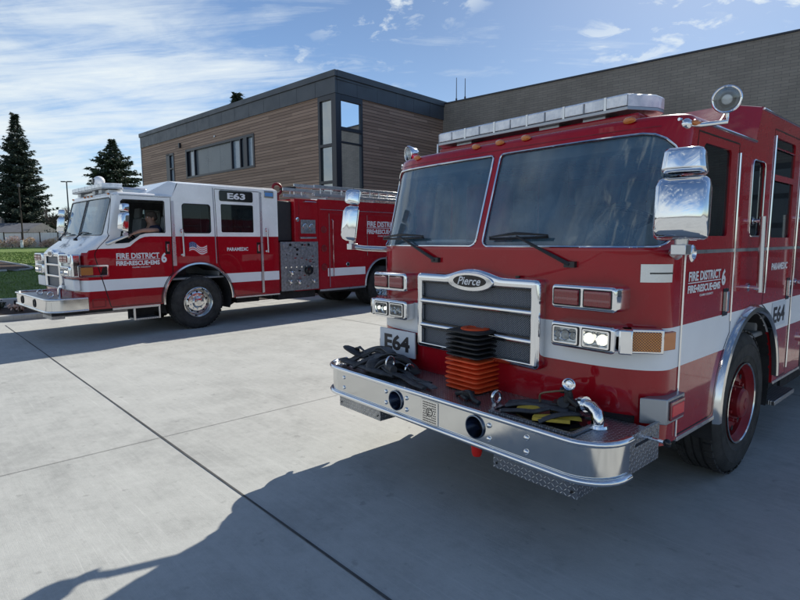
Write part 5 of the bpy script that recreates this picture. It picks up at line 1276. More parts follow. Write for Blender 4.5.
b = MB(); b.prism([(x * 0.985, y + 0.006) for x, y in bpath(BX2, BYF2, 0.24, -0.36)], (0, 0, 0.745), (1, 0, 0), (0, 1, 0), 0.012, M_tread); b.bb(-1.15, 1.15, -0.9, -0.40, 0.50, 0.74, M_under); dk2 = b.build('bumper_deck', bm2, 0)
for hx in (-0.55, 0.35): b = MB(); b.lathe([(0.075, 0.002), (0.075, 0.012), (0.064, 0.016), (0.06, 0.006), (0.02, 0.003), (0, 0.003)], (hx, BYF2, 0.675), (0, -1, 0), 22, M_gloss); b.build('air_horn', bm2, 40)
eye(dk2, (0.38, -0.72, 0.81)); eye(dk2, (-0.35, -0.72, 0.81))
b = MB(); b.tube([(0.55, -0.62, 0.757), (0.55, -0.62, 0.90), (0.58, -0.60, 0.95), (0.66, -0.58, 0.95)], 0.035, 12, m=M_chrome); b.build('discharge_elbow', dk2, 50)
b = MB(); b.bb(0.55, 1.10, -0.90, -0.70, 0.44, 0.56, M_treads); b.build('step_box', bm2, 0, 0.003)
b = MB(); b.bb(-1.1, 1.1, -0.40, 0.75, 0.50, 0.75, M_under); b.bb(-0.55, 0.55, 0.4, 3.5, 0.6, 1.0, M_under); b.cyl((-1.0, 1.63, 0.535), (1.0, 1.63, 0.535), 0.07, 0.07, 12, M_under); b.bb(-0.8, 0.8, 1.3, 1.9, 0.42, 0.62, M_under); b.build('front_chassis', T2, 0)
rear_body(T2, 3.54, 0.565, 2.735, S20, S21, 6.86, 0.66, 0.60, M_steel)
lettering_block(T2, 6.24, 7.55, 2.27, 1.85, X=1.2385)

def twl(T, p):                                    # local point of an engine -> world
    a = T.rotation_euler.z; return V((T.location.x + p[0] * math.cos(a) - p[1] * math.sin(a), T.location.y + p[0] * math.sin(a) + p[1] * math.cos(a), p[2]))
ladder('ladder', twl(T2, (0.98, 4.75, 2.93)), twl(T2, (0.98, 9.0, 2.98)), (0.20, 'v'), 'outer aluminium ladder lying along the body roof of the far engine', group='ladders on the far engine')
ladder('ladder', twl(T2, (0.72, 4.35, 2.90)), twl(T2, (0.72, 9.0, 3.06)), (0.18, 'v'), 'inner aluminium ladder on the far engine, behind the outer one', group='ladders on the far engine')
ladder('ladder', twl(T2, (0.84, 3.95, 2.85)), twl(T2, (0.84, 9.0, 2.90)), (0.14, 'v'), 'narrow aluminium ladder lying lowest, between the two other ladders on the far engine', group='ladders on the far engine')
# red deck gun behind the cab
b = MB(); b.cyl((0.75, 3.85, 2.70), (0.75, 3.85, 2.84), 0.06, 0.05, 14, M_redw); b.tube([(0.75 + 0 * math.cos(a), 3.86 + 0.12 * math.cos(a), 2.95 + 0.12 * math.sin(a)) for a in [2 * math.pi * i / 18 for i in range(18)]], 0.032, 8, True, M_redw)
b.tube([(0.75, 3.95, 2.93), (0.77, 4.10, 2.98), (0.78, 4.35, 3.02)], [0.05, 0.045, 0.03], 10, m=M_under); b.build('deck_gun', T2, 50)
# ladder cradle
b = MB()
for y in (5.0, 6.6, 8.2): b.bb(0.55, 1.15, y - 0.03, y + 0.03, 2.68, 2.80, M_alu)
build_split(b, 'ladder_cradle', T2, 0, 0.003)

# ------------------------------------------------------------------ driver of E63
M_skin = mat('skin', fn=vary((0.42, 0.23, 0.16), 0.08, 14, (0.5, 0.6)), Subsurface_Weight=0.0)
M_shirt = mat('navy_shirt', fn=vary((0.018, 0.024, 0.06), 0.3, 20, (0.8, 0.9))); M_hair = mat('grey_brown_hair', fn=vary((0.07, 0.055, 0.045), 0.4, 60, (0.7, 0.9)))
def skinned(name, verts, edges, radii, m, parent=None, sub=1, root=0, loc=None, rz=0):
    me = bpy.data.meshes.new(name); me.from_pydata([V(v) for v in verts], edges, []); o = link(bpy.data.objects.new(name, me), parent)
    me.materials.append(m); s_ = o.modifiers.new('skin', 'SKIN'); s_.use_smooth_shade = True
    for i, r_ in enumerate(radii): me.skin_vertices[0].data[i].radius = (r_, r_) if not isinstance(r_, tuple) else r_; me.skin_vertices[0].data[i].use_root = (i == root)
    if sub: u_ = o.modifiers.new('sub', 'SUBSURF'); u_.levels = sub; u_.render_levels = sub
    return o
def driver():
    # local frame of the engine, seated behind the wheel, left forearm on the window sill
    v = [(0.74, 0.98, 1.54), (0.75, 0.99, 1.70), (0.76, 1.00, 1.90), (0.77, 0.99, 2.03), (0.78, 0.965, 2.11), (0.785, 0.945, 2.19), (0.79, 0.93, 2.27),
         (0.93, 0.98, 1.99), (1.04, 0.98, 1.95), (1.12, 0.90, 1.955), (1.19, 0.80, 1.960), (1.235, 0.62, 1.955), (1.245, 0.50, 1.925), (1.245, 0.44, 1.89),
         (0.60, 0.98, 1.99), (0.52, 0.88, 1.84), (0.56, 0.68, 1.80), (0.62, 0.54, 1.94),
         (0.84, 0.92, 1.52), (0.88, 0.55, 1.55), (0.88, 0.45, 1.15), (0.64, 0.92, 1.52), (0.60, 0.55, 1.55), (0.60, 0.45, 1.15)]
    e = [(0, 1), (1, 2), (2, 3), (3, 4), (4, 5), (5, 6), (3, 7), (7, 8), (8, 9), (9, 10), (10, 11), (11, 12), (12, 13), (3, 14), (14, 15), (15, 16), (16, 17), (0, 18), (18, 19), (19, 20), (0, 21), (21, 22), (22, 23)]
    r_ = [0.15, 0.14, 0.16, 0.09, 0.062, 0.088, 0.080, 0.075, 0.062, 0.052, 0.048, 0.040, 0.030, 0.034, 0.075, 0.058, 0.045, 0.035, 0.09, 0.07, 0.05, 0.09, 0.07, 0.05]
    # five fingers, drooping over the sill
    base = V((1.245, 0.44, 1.89))
    for k_, (dx, L_) in enumerate(((-0.026, 0.070), (-0.009, 0.082), (0.009, 0.078), (0.026, 0.062))):
        i0 = len(v); a = base + V((dx, -0.03, -0.012)); v += [tuple(a), tuple(a + V((0, -0.55 * L_, -0.30 * L_))), tuple(a + V((0, -0.75 * L_, -0.85 * L_)))]
        e += [(13, i0), (i0, i0 + 1), (i0 + 1, i0 + 2)]; r_ += [0.010, 0.009, 0.008]
    i0 = len(v); v += [(1.212, 0.455, 1.885), (1.195, 0.41, 1.885), (1.197, 0.385, 1.875)]; e += [(12, i0), (i0, i0 + 1), (i0 + 1, i0 + 2)]; r_ += [0.013, 0.011, 0.009]
    # facial features: nose, brow, chin
    i0 = len(v); v += [(0.795, 0.835, 2.185), (0.790, 0.865, 2.115)]; e += [(5, i0), (5, i0 + 1)]; r_ += [0.016, 0.032]
    root = empty('person', twl(T2, (0, 0, 0)), T2.rotation_euler.z); tag(root, 'driver in a navy shirt resting a bare forearm on the far engine window sill', 'person')
    body = skinned('body', v, e, r_, M_skin, root)
    # clothes over torso, sleeves and thighs
    cv = v[:4] + [v[7], v[8], v[9], v[14], v[15]] + [(0.77, 0.985, 2.055)]
    skinned('shirt', cv, [(0, 1), (1, 2), (2, 3), (3, 4), (4, 5), (5, 6), (3, 7), (7, 8), (3, 9)], [0.175, 0.165, 0.185, 0.105, 0.090, 0.078, 0.070, 0.090, 0.075, 0.078], M_shirt, root)
    lv = [v[0]] + v[18:24]; skinned('trousers', lv, [(0, 1), (1, 2), (2, 3), (0, 4), (4, 5), (5, 6)], [0.16, 0.105, 0.085, 0.065, 0.105, 0.085, 0.065], M_shirt, root)
    b = MB(); c = V((0.792, 0.955, 2.265)); b.sph(c, 0.098, 16, M_hair, (0.92, 1.05, 0.78)); b.sph(c + V((0, 0.03, -0.05)), 0.09, 14, M_hair, (0.95, 0.95, 0.8)); b.build('hair', root, 60)
    b = MB()
    for dx in (-0.034, 0.034): b.sph((0.79 + dx, 0.868, 2.215), 0.012, 8, M_text); b.sph((0.79 + dx, 0.858, 2.215), 0.006, 8, M_gloss)
    b.build('eyes', root, 60)
    b = MB(); b.bb(0.768, 0.812, 0.850, 0.862, 2.142, 2.150, M_redw); b.build('mouth', root, 60, 0.002)
    b = MB(); b.sph((0.878, 0.955, 2.19), 0.026, 10, M_skin, (0.4, 0.8, 1.2)); b.sph((0.700, 0.955, 2.19), 0.026, 10, M_skin, (0.4, 0.8, 1.2)); build_split(b, 'ear', root, 60)
driver()

# ------------------------------------------------------------------ equipment lying on the near bumper
def placed(name, label, cat, p, group=None):
    o = empty(name, twl(T1, p), T1.rotation_euler.z); tag(o, label, cat, group); return o
ordn = ['lowest', 'second', 'third', 'fourth', 'fifth', 'sixth', 'topmost']
Hc = 0.0325; zc0 = 0.7285
def cone(i, black, label, top=False):
    o = placed('collapsible_cone', label, 'traffic cone', (0.05 + 0.004 * math.sin(i * 2.1), -0.075 + 0.004 * math.cos(i * 1.7), zc0 + i * Hc), 'folded traffic cones stacked on the near bumper')
    rz = 0.02 * math.sin(i * 3.3); c, s_ = math.cos(rz), math.sin(rz); H = 0.152
    mm = M_black if black else M_corange
    def sq(r, k): return [(x * c - y * s_, x * s_ + y * c) for x, y in rrect(-r, r, -r, r, k, 4)]
    b = MB(); P = sq(H, 0.03); Q = sq(H - 0.012, 0.03); n = len(P)
    rows = [(sq(H - 0.03, 0.03), 0.0), (sq(H - 0.004, 0.03), 0.006), (P, 0.008), (P, 0.017), (Q, 0.0205), (sq(0.095, 0.05), 0.0215)]
    vs = [V((x, y, z)) for p_, z in rows for x, y in p_]
    b.add(vs, [(i_ * n + j, i_ * n + (j + 1) % n, (i_ + 1) * n + (j + 1) % n, (i_ + 1) * n + j) for i_ in range(len(rows) - 1) for j in range(n)] + [tuple(range((len(rows) - 1) * n, len(rows) * n)), tuple(reversed(range(n)))], mm)
    for ax_ in ((H * 0.5, 0), (-H * 0.5, 0)): b.box((ax_[0] * c, ax_[0] * s_, 0.019), (0.04, 0.03, 0.006), mm)
    b.build('cone_base', o, 40, 0.002)
    b = MB(); b.lathe([(0.100, 0.0205), (0.100, 0.027), (0.094, 0.031), (0.06, 0.030), (0.055, 0.024), (0.03, 0.024), (0, 0.026)], (0, 0, 0), (0, 0, 1), 28, M_corange if (top or not black) else M_black); b.build('folded_cone', o, 40)
    return o
for i in range(7): cone(i, False, '%s orange-based folded traffic cone in the stack on the near bumper' % (ordn[i]))
for i in range(6): cone(7 + i, True, ['lowest', 'second', 'third', 'fourth', 'fifth'][i] + ' black-based folded traffic cone in the upper half of the stack on the near bumper' if i < 5 else 'topmost black-based traffic cone of the stack, showing its round orange top', i == 5)

hb = placed('hose_bundle', 'heap of black webbing straps and hose on the left end of the near bumper', 'hose', (-0.78, -0.24, 0.73))
rn = random.Random(11)
def loop3(p, n=9):                                # Catmull-Rom through control points
    p = [V(q) for q in p]; out = []
    for i in range(len(p) - 1):
        a, b_, c, d = p[max(i - 1, 0)], p[i], p[i + 1], p[min(i + 2, len(p) - 1)]
        for k_ in range(n):
            t = k_ / n; out.append(0.5 * ((2 * b_) + (c - a) * t + (2 * a - 5 * b_ + 4 * c - d) * t * t + (3 * b_ - a - 3 * c + d) * t ** 3))
    out.append(p[-1]); return out
hl = [([(-0.30, 0.10, 0.06), (-0.30, -0.02, 0.16), (-0.24, -0.10, 0.20), (-0.14, -0.08, 0.15), (-0.10, 0.05, 0.08), (-0.16, 0.16, 0.05)], 0.040),
      ([(-0.20, -0.15, 0.03), (-0.12, -0.05, 0.15), (-0.02, 0.02, 0.22), (0.10, 0.05, 0.18), (0.18, 0.0, 0.08), (0.22, -0.08, 0.03)], 0.043),
      ([(-0.08, -0.17, 0.03), (-0.02, -0.12, 0.10), (0.06, -0.02, 0.17), (0.16, 0.10, 0.15), (0.24, 0.12, 0.06)], 0.038),
      ([(0.02, 0.14, 0.03), (0.04, 0.02, 0.14), (0.08, -0.12, 0.12), (0.12, -0.16, 0.03)], 0.036),
      ([(0.12, -0.12, 0.03), (0.16, -0.10, 0.13), (0.22, 0.0, 0.17), (0.28, 0.08, 0.10), (0.32, 0.06, 0.03)], 0.032),
      ([(-0.34, -0.08, 0.03), (-0.20, -0.14, 0.06), (0.0, -0.14, 0.05), (0.2, -0.16, 0.05), (0.34, -0.12, 0.04)], 0.036),
      ([(-0.26, 0.12, 0.03), (-0.05, 0.10, 0.07), (0.2, 0.14, 0.06), (0.36, 0.05, 0.04)], 0.04),
      ([(0.22, -0.12, 0.10), (0.30, -0.14, 0.08), (0.42, -0.10, 0.03), (0.55, -0.14, 0.02), (0.68, -0.16, 0.02)], 0.020),
      ([(0.20, 0.0, 0.06), (0.36, -0.02, 0.05), (0.50, -0.06, 0.03), (0.62, -0.04, 0.02)], 0.018)]
for pts, rr in hl: b = MB(); b.tube(loop3([(x * 1.04 - 0.02, y - 0.02, z * 0.66 + 0.012) for x, y, z in pts]), rr * 1.22, 10, m=M_hose, flat=0.42); b.build('hose_loop', hb, 60)
b = MB(); b.cyl((0.24, -0.13, 0.09), (0.33, -0.15, 0.08), 0.034, 0.03, 14, M_hose); b.tube([(0.255 + 0.0 * math.cos(a), -0.12 + 0.038 * math.cos(a), 0.12 + 0.042 * math.sin(a)) for a in [2 * math.pi * i / 20 for i in range(20)]], 0.008, 8, True, M_chrome); b.build('hose_coupling', hb, 50)

M_strap = mat('grey_webbing_strap', fn=vary((0.085, 0.09, 0.10), 0.4, 14, (0.7, 0.9), (260, 0.6, 0.002)))
for pts, wd in (([(-0.34, 0.02, 0.03), (-0.28, -0.03, 0.12), (-0.20, -0.07, 0.165), (-0.10, -0.06, 0.13), (-0.06, 0.0, 0.06)], 0.024), ([(-0.22, -0.16, 0.02), (-0.15, -0.10, 0.09), (-0.06, -0.03, 0.15), (0.04, 0.0, 0.19), (0.14, 0.0, 0.16)], 0.026), ([(0.0, -0.17, 0.02), (0.03, -0.13, 0.09), (0.09, -0.06, 0.145), (0.18, 0.04, 0.14), (0.26, 0.10, 0.06)], 0.024), ([(0.14, -0.16, 0.02), (0.19, -0.12, 0.09), (0.26, -0.04, 0.11), (0.33, 0.02, 0.04)], 0.022), ([(0.25, -0.10, 0.03), (0.36, -0.07, 0.025), (0.48, -0.12, 0.012), (0.60, -0.10, 0.012), (0.74, -0.13, 0.012)], 0.020)):
    pp = loop3([(x, y, z * 0.86) for x, y, z in pts]); b = MB(); vs = []
    for i, p in enumerate(pp):
        t = (pp[min(i + 1, len(pp) - 1)] - pp[max(i - 1, 0)]).normalized(); s_ = t.cross(V((0, 0, 1))).normalized() * wd; u_ = s_.cross(t).normalized() * 0.004; o_ = V((0, -0.004, 0.016)); tw = math.sin(i * 0.35) * 0.4
        s_ = s_ * math.cos(tw) + u_.normalized() * wd * math.sin(tw); vs += [p + s_ + u_ + o_, p - s_ + u_ + o_, p - s_ - u_ + o_, p + s_ - u_ + o_]
    N = len(pp); b.add(vs, [(i * 4 + j, i * 4 + (j + 1) % 4, (i + 1) * 4 + (j + 1) % 4, (i + 1) * 4 + j) for i in range(N - 1) for j in range(4)] + [(0, 1, 2, 3), (N * 4 - 1, N * 4 - 2, N * 4 - 3, N * 4 - 4)], M_strap); b.build('strap', hb, 35)
b = MB(); b.box((-0.02, 0.06, 0.05), (0.34, 0.20, 0.10), M_hose, rz=0.15); b.build('folded_bag', hb, 40, 0.035, 3)
# small black clamp in front of the cones
o = placed('hose_clamp', 'small black clamp lying on the bumper deck in front of the cones', 'clamp', (0.20, -0.33, 0.73))
b = MB(); b.tube(loop3([(-0.10, 0.02, 0.01), (-0.04, 0.0, 0.03), (0.03, 0.0, 0.05), (0.08, -0.02, 0.02), (0.14, -0.03, 0.01)]), [0.016] * 37, 8, m=M_black); b.box((0.02, 0.0, 0.03), (0.07, 0.05, 0.05), M_black, rz=0.4); b.cyl((-0.02, -0.02, 0.02), (0.05, -0.05, 0.02), 0.012, 0.012, 8); b.build('clamp_body', o, 40, 0.004)
# yellow hose flaked in the tray with its black nozzle
hy = placed('yellow_hose', 'flat yellow hose folded in the tray at the right end of the near bumper', 'hose', (0.73, -0.25, 0.735))
for pts, rr in (([(-0.16, -0.02, 0.010), (-0.08, -0.01, 0.03), (0.0, 0.03, 0.034), (0.04, 0.07, 0.02)], 0.034), ([(0.0, -0.10, 0.012), (0.08, -0.07, 0.024), (0.15, -0.01, 0.026), (0.20, 0.05, 0.016)], 0.036), ([(0.02, -0.13, 0.012), (0.10, -0.11, 0.02), (0.20, -0.05, 0.02)], 0.022)):
    b = MB(); pp = loop3(pts); vs = []
    for i, p in enumerate(pp):
        t = (pp[min(i + 1, len(pp) - 1)] - pp[max(i - 1, 0)]).normalized(); s_ = t.cross(V((0, 0, 1))).normalized() * rr
        vs += [p + s_, p + s_ * 0.5 + V((0, 0, 0.014)), p - s_ * 0.5 + V((0, 0, 0.014)), p - s_, p - s_ * 0.5 - V((0, 0, 0.005)), p + s_ * 0.5 - V((0, 0, 0.005))]
    N = len(pp); b.add(vs, [(i * 6 + j, i * 6 + (j + 1) % 6, (i + 1) * 6 + (j + 1) % 6, (i + 1) * 6 + j) for i in range(N - 1) for j in range(6)], M_yellow); b.build('hose_fold', hy, 50)
nz = placed('hose_nozzle', 'black nozzle with pistol grip and round chrome cap, standing above the yellow hose', 'nozzle', (0.80, -0.16, 0.735))
b = MB(); b.tube([(0.0, 0.03, 0.05), (0.0, 0.0, 0.07), (0.02, -0.03, 0.085)], [0.036, 0.042, 0.036], 12, m=M_black); b.box((0.0, 0.02, 0.035), (0.15, 0.10, 0.07), M_black, rz=0.3); b.tube([(0.01, 0.0, 0.07), (0.035, 0.0, 0.12), (0.03, -0.01, 0.16)], [0.03, 0.026, 0.022], 10)
b.box((0.06, -0.01, 0.10), (0.10, 0.03, 0.025), M_black, M=Matrix.Rotation(0.5, 3, 'Y')); b.box((-0.02, 0.02, 0.14), (0.03, 0.04, 0.03), M_black, rz=0.6); b.build('nozzle_body', nz, 40, 0.006)
b = MB(); b.lathe([(0.037, 0.0), (0.037, 0.010), (0.031, 0.014), (0.02, 0.008), (0.016, 0.014), (0, 0.016)], (0.045, -0.02, 0.195), (0.35, -1, 0.1), 20, M_chrome); b.build('chrome_cap', nz, 40)
b = MB(); b.tube(loop3([(0.02, 0.0, 0.15), (-0.05, -0.03, 0.135), (-0.12, -0.05, 0.11), (-0.13, -0.04, 0.06)]), 0.011, 6, m=mat('tan_strap', fn=vary((0.20, 0.14, 0.08), 0.3, 20, (0.8, 0.9))), flat=0.5); b.build('strap', nz, 50)
bh = placed('black_hose', 'flat black hose laid over the yellow one in the bumper tray', 'hose', (0.73, -0.25, 0.735))
for pts, rr in (([(-0.26, 0.02, 0.012), (-0.12, 0.06, 0.04), (0.0, 0.10, 0.045), (0.14, 0.10, 0.03)], 0.036), ([(-0.24, -0.04, 0.012), (-0.16, 0.0, 0.035), (-0.06, 0.02, 0.045), (0.04, 0.02, 0.05), (0.12, 0.06, 0.04)], 0.030), ([(-0.20, -0.13, 0.010), (-0.10, -0.10, 0.028), (-0.02, -0.07, 0.034), (0.03, 0.0, 0.05)], 0.026), ([(0.06, -0.14, 0.012), (0.12, -0.08, 0.045), (0.16, -0.01, 0.05), (0.17, 0.08, 0.03)], 0.026)):
    b = MB(); b.tube(loop3(pts), rr, 10, m=M_hose, flat=0.45); b.build('hose_fold', bh, 60)

# ------------------------------------------------------------------ buildings
def siding_fn(t, b):
    c = t.coord(); x, y, z = t.sep(c); u = t.math('ADD', x, y); row = t.math('DIVIDE', z, 0.135)
    ri = t.math('FLOOR', row); fr = t.math('FRACT', row)
    w = t.node('ShaderNodeTexWhiteNoise', noise_dimensions='2D'); wi = t.node('ShaderNodeTexWhiteNoise', noise_dimensions='1D'); t.put(wi.inputs['W'], ri)
    seg = t.math('FLOOR', t.math('ADD', t.math('DIVIDE', u, 2.6), t.math('MULTIPLY', wi.outputs[0], 7.0)))
    t.put(w.inputs['Vector'], t.comb(ri, seg, 0.0))
    grain = t.noise(t.mapping(c, scale=(1.2, 1.2, 26)), 3.0, 5, 0.6); wx = t.noise(c, 0.25, 3, 0.5)
    v = t.math('ADD', t.math('MULTIPLY', w.outputs[0], 0.45), t.math('ADD', t.math('MULTIPLY', grain, 0.35), t.math('MULTIPLY', wx, 0.2)))
    col = t.ramp(v, [(0.15, (0.22, 0.145, 0.105)), (0.5, (0.31, 0.21, 0.155)), (0.85, (0.42, 0.29, 0.215))])
    gap = t.ramp(fr, [(0.0, 0.0), (0.07, 0.0), (0.12, 1.0), (0.94, 1.0), (1.0, 0.75)])
    t.put(b.inputs['Base Color'], t.mix(gap, (0.02, 0.015, 0.012), col)); t.put(b.inputs['Roughness'], t.ramp(grain, [(0.3, 0.55), (0.7, 0.8)]))
    t.put(b.inputs['Normal'], t.bump(t.math('ADD', t.math('MULTIPLY', gap, 1.0), t.math('MULTIPLY', grain, 0.15)), 0.8, 0.02))
M_wood = mat('horizontal_wood_siding', fn=siding_fn)
M_metal = mat('dark_metal_panel', fn=vary((0.055, 0.068, 0.085), 0.14, 0.8, (0.35, 0.55)))
M_frame = mat('window_frame_dark', (0.016, 0.020, 0.032), 0.35)
M_panelg = mat('grey_glass_panel', fn=vary((0.13, 0.155, 0.175), 0.08, 0.6, (0.18, 0.3)))
M_pale = mat('pale_window_blind', fn=vary((0.26, 0.33, 0.40), 0.08, 3, (0.2, 0.3)), Coat_Weight=0.6)
M_blind = mat('olive_roller_blind', fn=vary((0.085, 0.085, 0.062), 0.12, 4, (0.5, 0.7)))
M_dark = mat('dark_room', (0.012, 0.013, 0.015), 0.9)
def block_fn(t, b):
    c = t.coord(); n = t.node('ShaderNodeTexBrick'); t.put(n.inputs['Vector'], t.mapping(c, rot=(R(90), 0, 0)))
    n.inputs['Scale'].default_value = 1.0; n.inputs['Brick Width'].default_value = 0.42; n.inputs['Row Height'].default_value = 0.10; n.inputs['Mortar Size'].default_value = 0.006; n.inputs['Bias'].default_value = -0.1
    n.inputs['Color1'].default_value = (0.225, 0.205, 0.175, 1); n.inputs['Color2'].default_value = (0.265, 0.242, 0.205, 1); n.inputs['Mortar'].default_value = (0.12, 0.115, 0.105, 1)
    v = t.noise(c, 0.5, 5, 0.6); t.put(b.inputs['Base Color'], t.mix(0.7, n.outputs[0], t.mix(1.0, n.outputs[0], t.ramp(v, [(0.3, (0.7, 0.7, 0.7)), (0.7, (1.3, 1.3, 1.3))]), 'MULTIPLY')))
    b.inputs['Roughness'].default_value = 0.8; t.put(b.inputs['Normal'], t.bump(n.outputs['Fac'], -0.6, 0.012))
M_block = mat('grey_brown_masonry', fn=block_fn)

BL = empty('station_building', (-2.54, 22.0, 0), R(137.8))
tag(BL, 'two-storey wood-clad building with dark metal parapet and a tall glazed corner', 'building')
SH = 0.019                                        # the short wall is not quite square to the long one
H0, H1, HL, HD = 7.62, 8.49, 18.6, 6.95
def bx(name, x0, x1, y0, y1, z0, z1, m, par=None, bev=0): b = MB(); b.bb(x0, x1, y0, y1, z0, z1, m); return b.build(name, par or BL, 0, bev)
# left wall as a panel with openings
def wall(name, o, X, n, L, H, holes, m, th=0.25):
    P = [V((0, 0)), V((L, 0)), V((L, H)), V((0, H))]; E_ = [(0, 1), (1, 2), (2, 3), (3, 0)]
    for (a, c, d, e) in holes: k0 = len(P); P += [V((a, d)), V((c, d)), V((c, e)), V((a, e))]; E_ += [(k0 + i, k0 + (i + 1) % 4) for i in range(4)]
    r_ = delaunay_2d_cdt(P, E_, [], 0, 1e-5); F = []
    for f in r_[2]:
        c = sum((r_[0][i] for i in f), V((0, 0))) / 3
        if any(a < c.x < c2 and d < c.y < e for a, c2, d, e in holes): continue
        F.append(tuple(f))
    o, X, n = V(o), V(X).normalized(), V(n).normalized(); b = MB()
    if X.cross(V((0, 0, 1))).dot(n) < 0: F = [f[::-1] for f in F]
    b.add([o + X * q.x + V((0, 0, q.y)) for q in r_[0]], F, m)
    ob = b.build(name, BL, 0); s_ = ob.modifiers.new('solid', 'SOLIDIFY'); s_.thickness = th; s_.offset = -1; return ob
WL = [(5.92, 12.66, 5.28, 6.80), (14.2, 15.15, 4.2, 6.83)]
wall('long_wall', (1.09, 0, 0), (1, 0, 0), (0, 1, 0), HL - 1.09, H0, [(a - 1.09, c - 1.09, d, e) for a, c, d, e in WL], M_wood)
wall('short_wall', (-SH * 1.44, -1.44, 0), (-SH, -1, 0), (-1, 0, 0), HD - 1.44, H0, [], M_wood)
bx('end_wall', HL - 0.05, HL, -14, 0.0, 0, H0, M_wood); bx('end_trim', HL - 0.03, HL + 0.04, -0.08, 0.03, 0, H0, M_pale)
bx('roof', -0.1, HL, -14, -0.02, H1 - 0.35, H1 - 0.30, M_metal)
# parapet
def parapet(x0, x1):
    k_ = int((x1 - x0) / 1.22); w = (x1 - x0) / k_
    for i in range(k_): bx('parapet_panel', x0 + i * w + 0.006, x0 + (i + 1) * w - 0.006, -0.10, 0.055, H0, H1 - 0.24, M_metal)
parapet(-0.05, HL)
bx('parapet_coping', -0.10, HL + 0.04, -0.30, 0.11, H1 - 0.24, H1, M_metal, bev=0.01); bx('parapet_backing', 0.0, HL, -0.20, 0.03, H0 + 0.01, H1 - 0.24, M_frame)
def side_box(name, s0, s1, x0, x1, z0, z1, m):     # along the short wall, s = distance from the corner, x = outward
    b = MB(); P = []
    for s_ in (s0, s1):
        for xx in (x0, x1):
            for z in (z0, z1): P.append((-SH * s_ - xx, -s_, z))
    b.add(P, [(0, 1, 3, 2), (4, 6, 7, 5), (0, 4, 5, 1), (2, 3, 7, 6), (0, 2, 6, 4), (1, 5, 7, 3)], m); return b.build(name, BL, 0)
k_ = 6; w = (HD + 0.05) / k_
for i in range(k_): side_box('parapet_panel', -0.05 + i * w + 0.006 + (0.11 if i == 0 else 0), -0.05 + (i + 1) * w - 0.006, -0.10, 0.055, H0, H1 - 0.24, M_metal)
side_box('parapet_coping', 0.02, HD + 0.2, -0.30, 0.112, H1 - 0.24, H1 + 0.002, M_metal); side_box('parapet_backing', 0.02, HD, -0.2, 0.03, H0 + 0.01, H1 - 0.245, M_frame)
# corner glazing
cw = bx('corner_window', -0.03, 0.24, -0.26, 0.03, 0, H0, M_frame)
def fr(x0, x1, z0, z1, y1=0.03): bx('frame', x0, x1, -0.12, y1, z0, z1, M_frame, cw)
fr(0.97, 1.09, 0, H0); fr(0.24, 0.97, 7.42, H0)
for z in (1.0, 4.10, 5.58): fr(0.24, 0.97, z, z + 0.11)
bx('glass', 0.24, 0.97, -0.06, -0.05, 0, 7.42, M_bglass, cw); bx('blind', 0.24, 0.97, -0.30, -0.28, 0, 7.42, M_pale, cw)
def frs(s0, s1, z0, z1): o = side_box('frame', s0, s1, -0.12, 0.03, z0, z1, M_frame); o.parent = cw
frs(1.36, 1.44, 0, H0); frs(0.26, 1.36, 7.40, H0)
for z in (1.0, 3.75, 6.22): frs(0.26, 1.36, z, z + 0.13)
frs(0.26, 1.36, 5.72, 5.78)
for nm, z0_, z1_, m in (('glass', 0, 7.4, M_bglass),): o = side_box(nm, 0.26, 1.36, -0.06, -0.05, z0_, z1_, m); o.parent = cw
o = side_box('blind', 0.26, 1.36, -0.16, -0.14, 0, 6.3, M_blind); o.parent = cw
# ribbon window
rw = bx('ribbon_window', 5.92, 12.66, -0.22, -0.20, 5.28, 6.80, M_dark)
for a, c, d, e in ((5.92, 12.66, 5.26, 5.36), (5.92, 12.66, 6.72, 6.84), (5.86, 5.98, 5.26, 6.84), (12.60, 12.74, 5.26, 6.84), (7.05, 7.13, 5.36, 6.72), (7.86, 7.93, 5.36, 6.72), (6.48, 6.78, 5.36, 6.72), (11.70, 11.76, 5.36, 6.72)): bx('frame', a, c, -0.14, 0.035, d, e, M_frame, rw)
for a, c, m in ((5.98, 6.48, M_pale), (6.78, 7.05, M_panelg), (7.13, 7.86, M_pale), (7.93, 9.15, M_panelg), (9.16, 10.42, M_panelg), (10.43, 11.70, M_panelg), (11.76, 12.30, M_pale), (12.30, 12.60, M_frame)): bx('glass' if m is M_pale else 'infill_panel', a, c, -0.11, -0.08, 5.36, 6.72, m, rw)
nw = bx('narrow_window', 14.2, 15.15, -0.22, -0.20, 4.2, 6.83, M_dark)
for a, c, d, e in ((14.2, 15.15, 6.74, 6.85), (14.18, 14.26, 4.2, 6.85), (14.72, 15.17, 4.2, 6.85), (14.26, 14.72, 5.95, 6.02), (14.26, 14.72, 5.2, 5.27)): bx('frame', a, c, -0.14, 0.03, d, e, M_frame, nw)
bx('glass', 14.26, 14.72, -0.1, -0.08, 4.2, 6.74, M_pale, nw)
bx('wall_lamp', 13.25, 13.37, 0.0, 0.12, 7.02, 7.28, M_frame, bev=0.01); bx('wall_vent', 9.4, 9.55, 0.0, 0.05, 7.12, 7.20, M_greymetal)

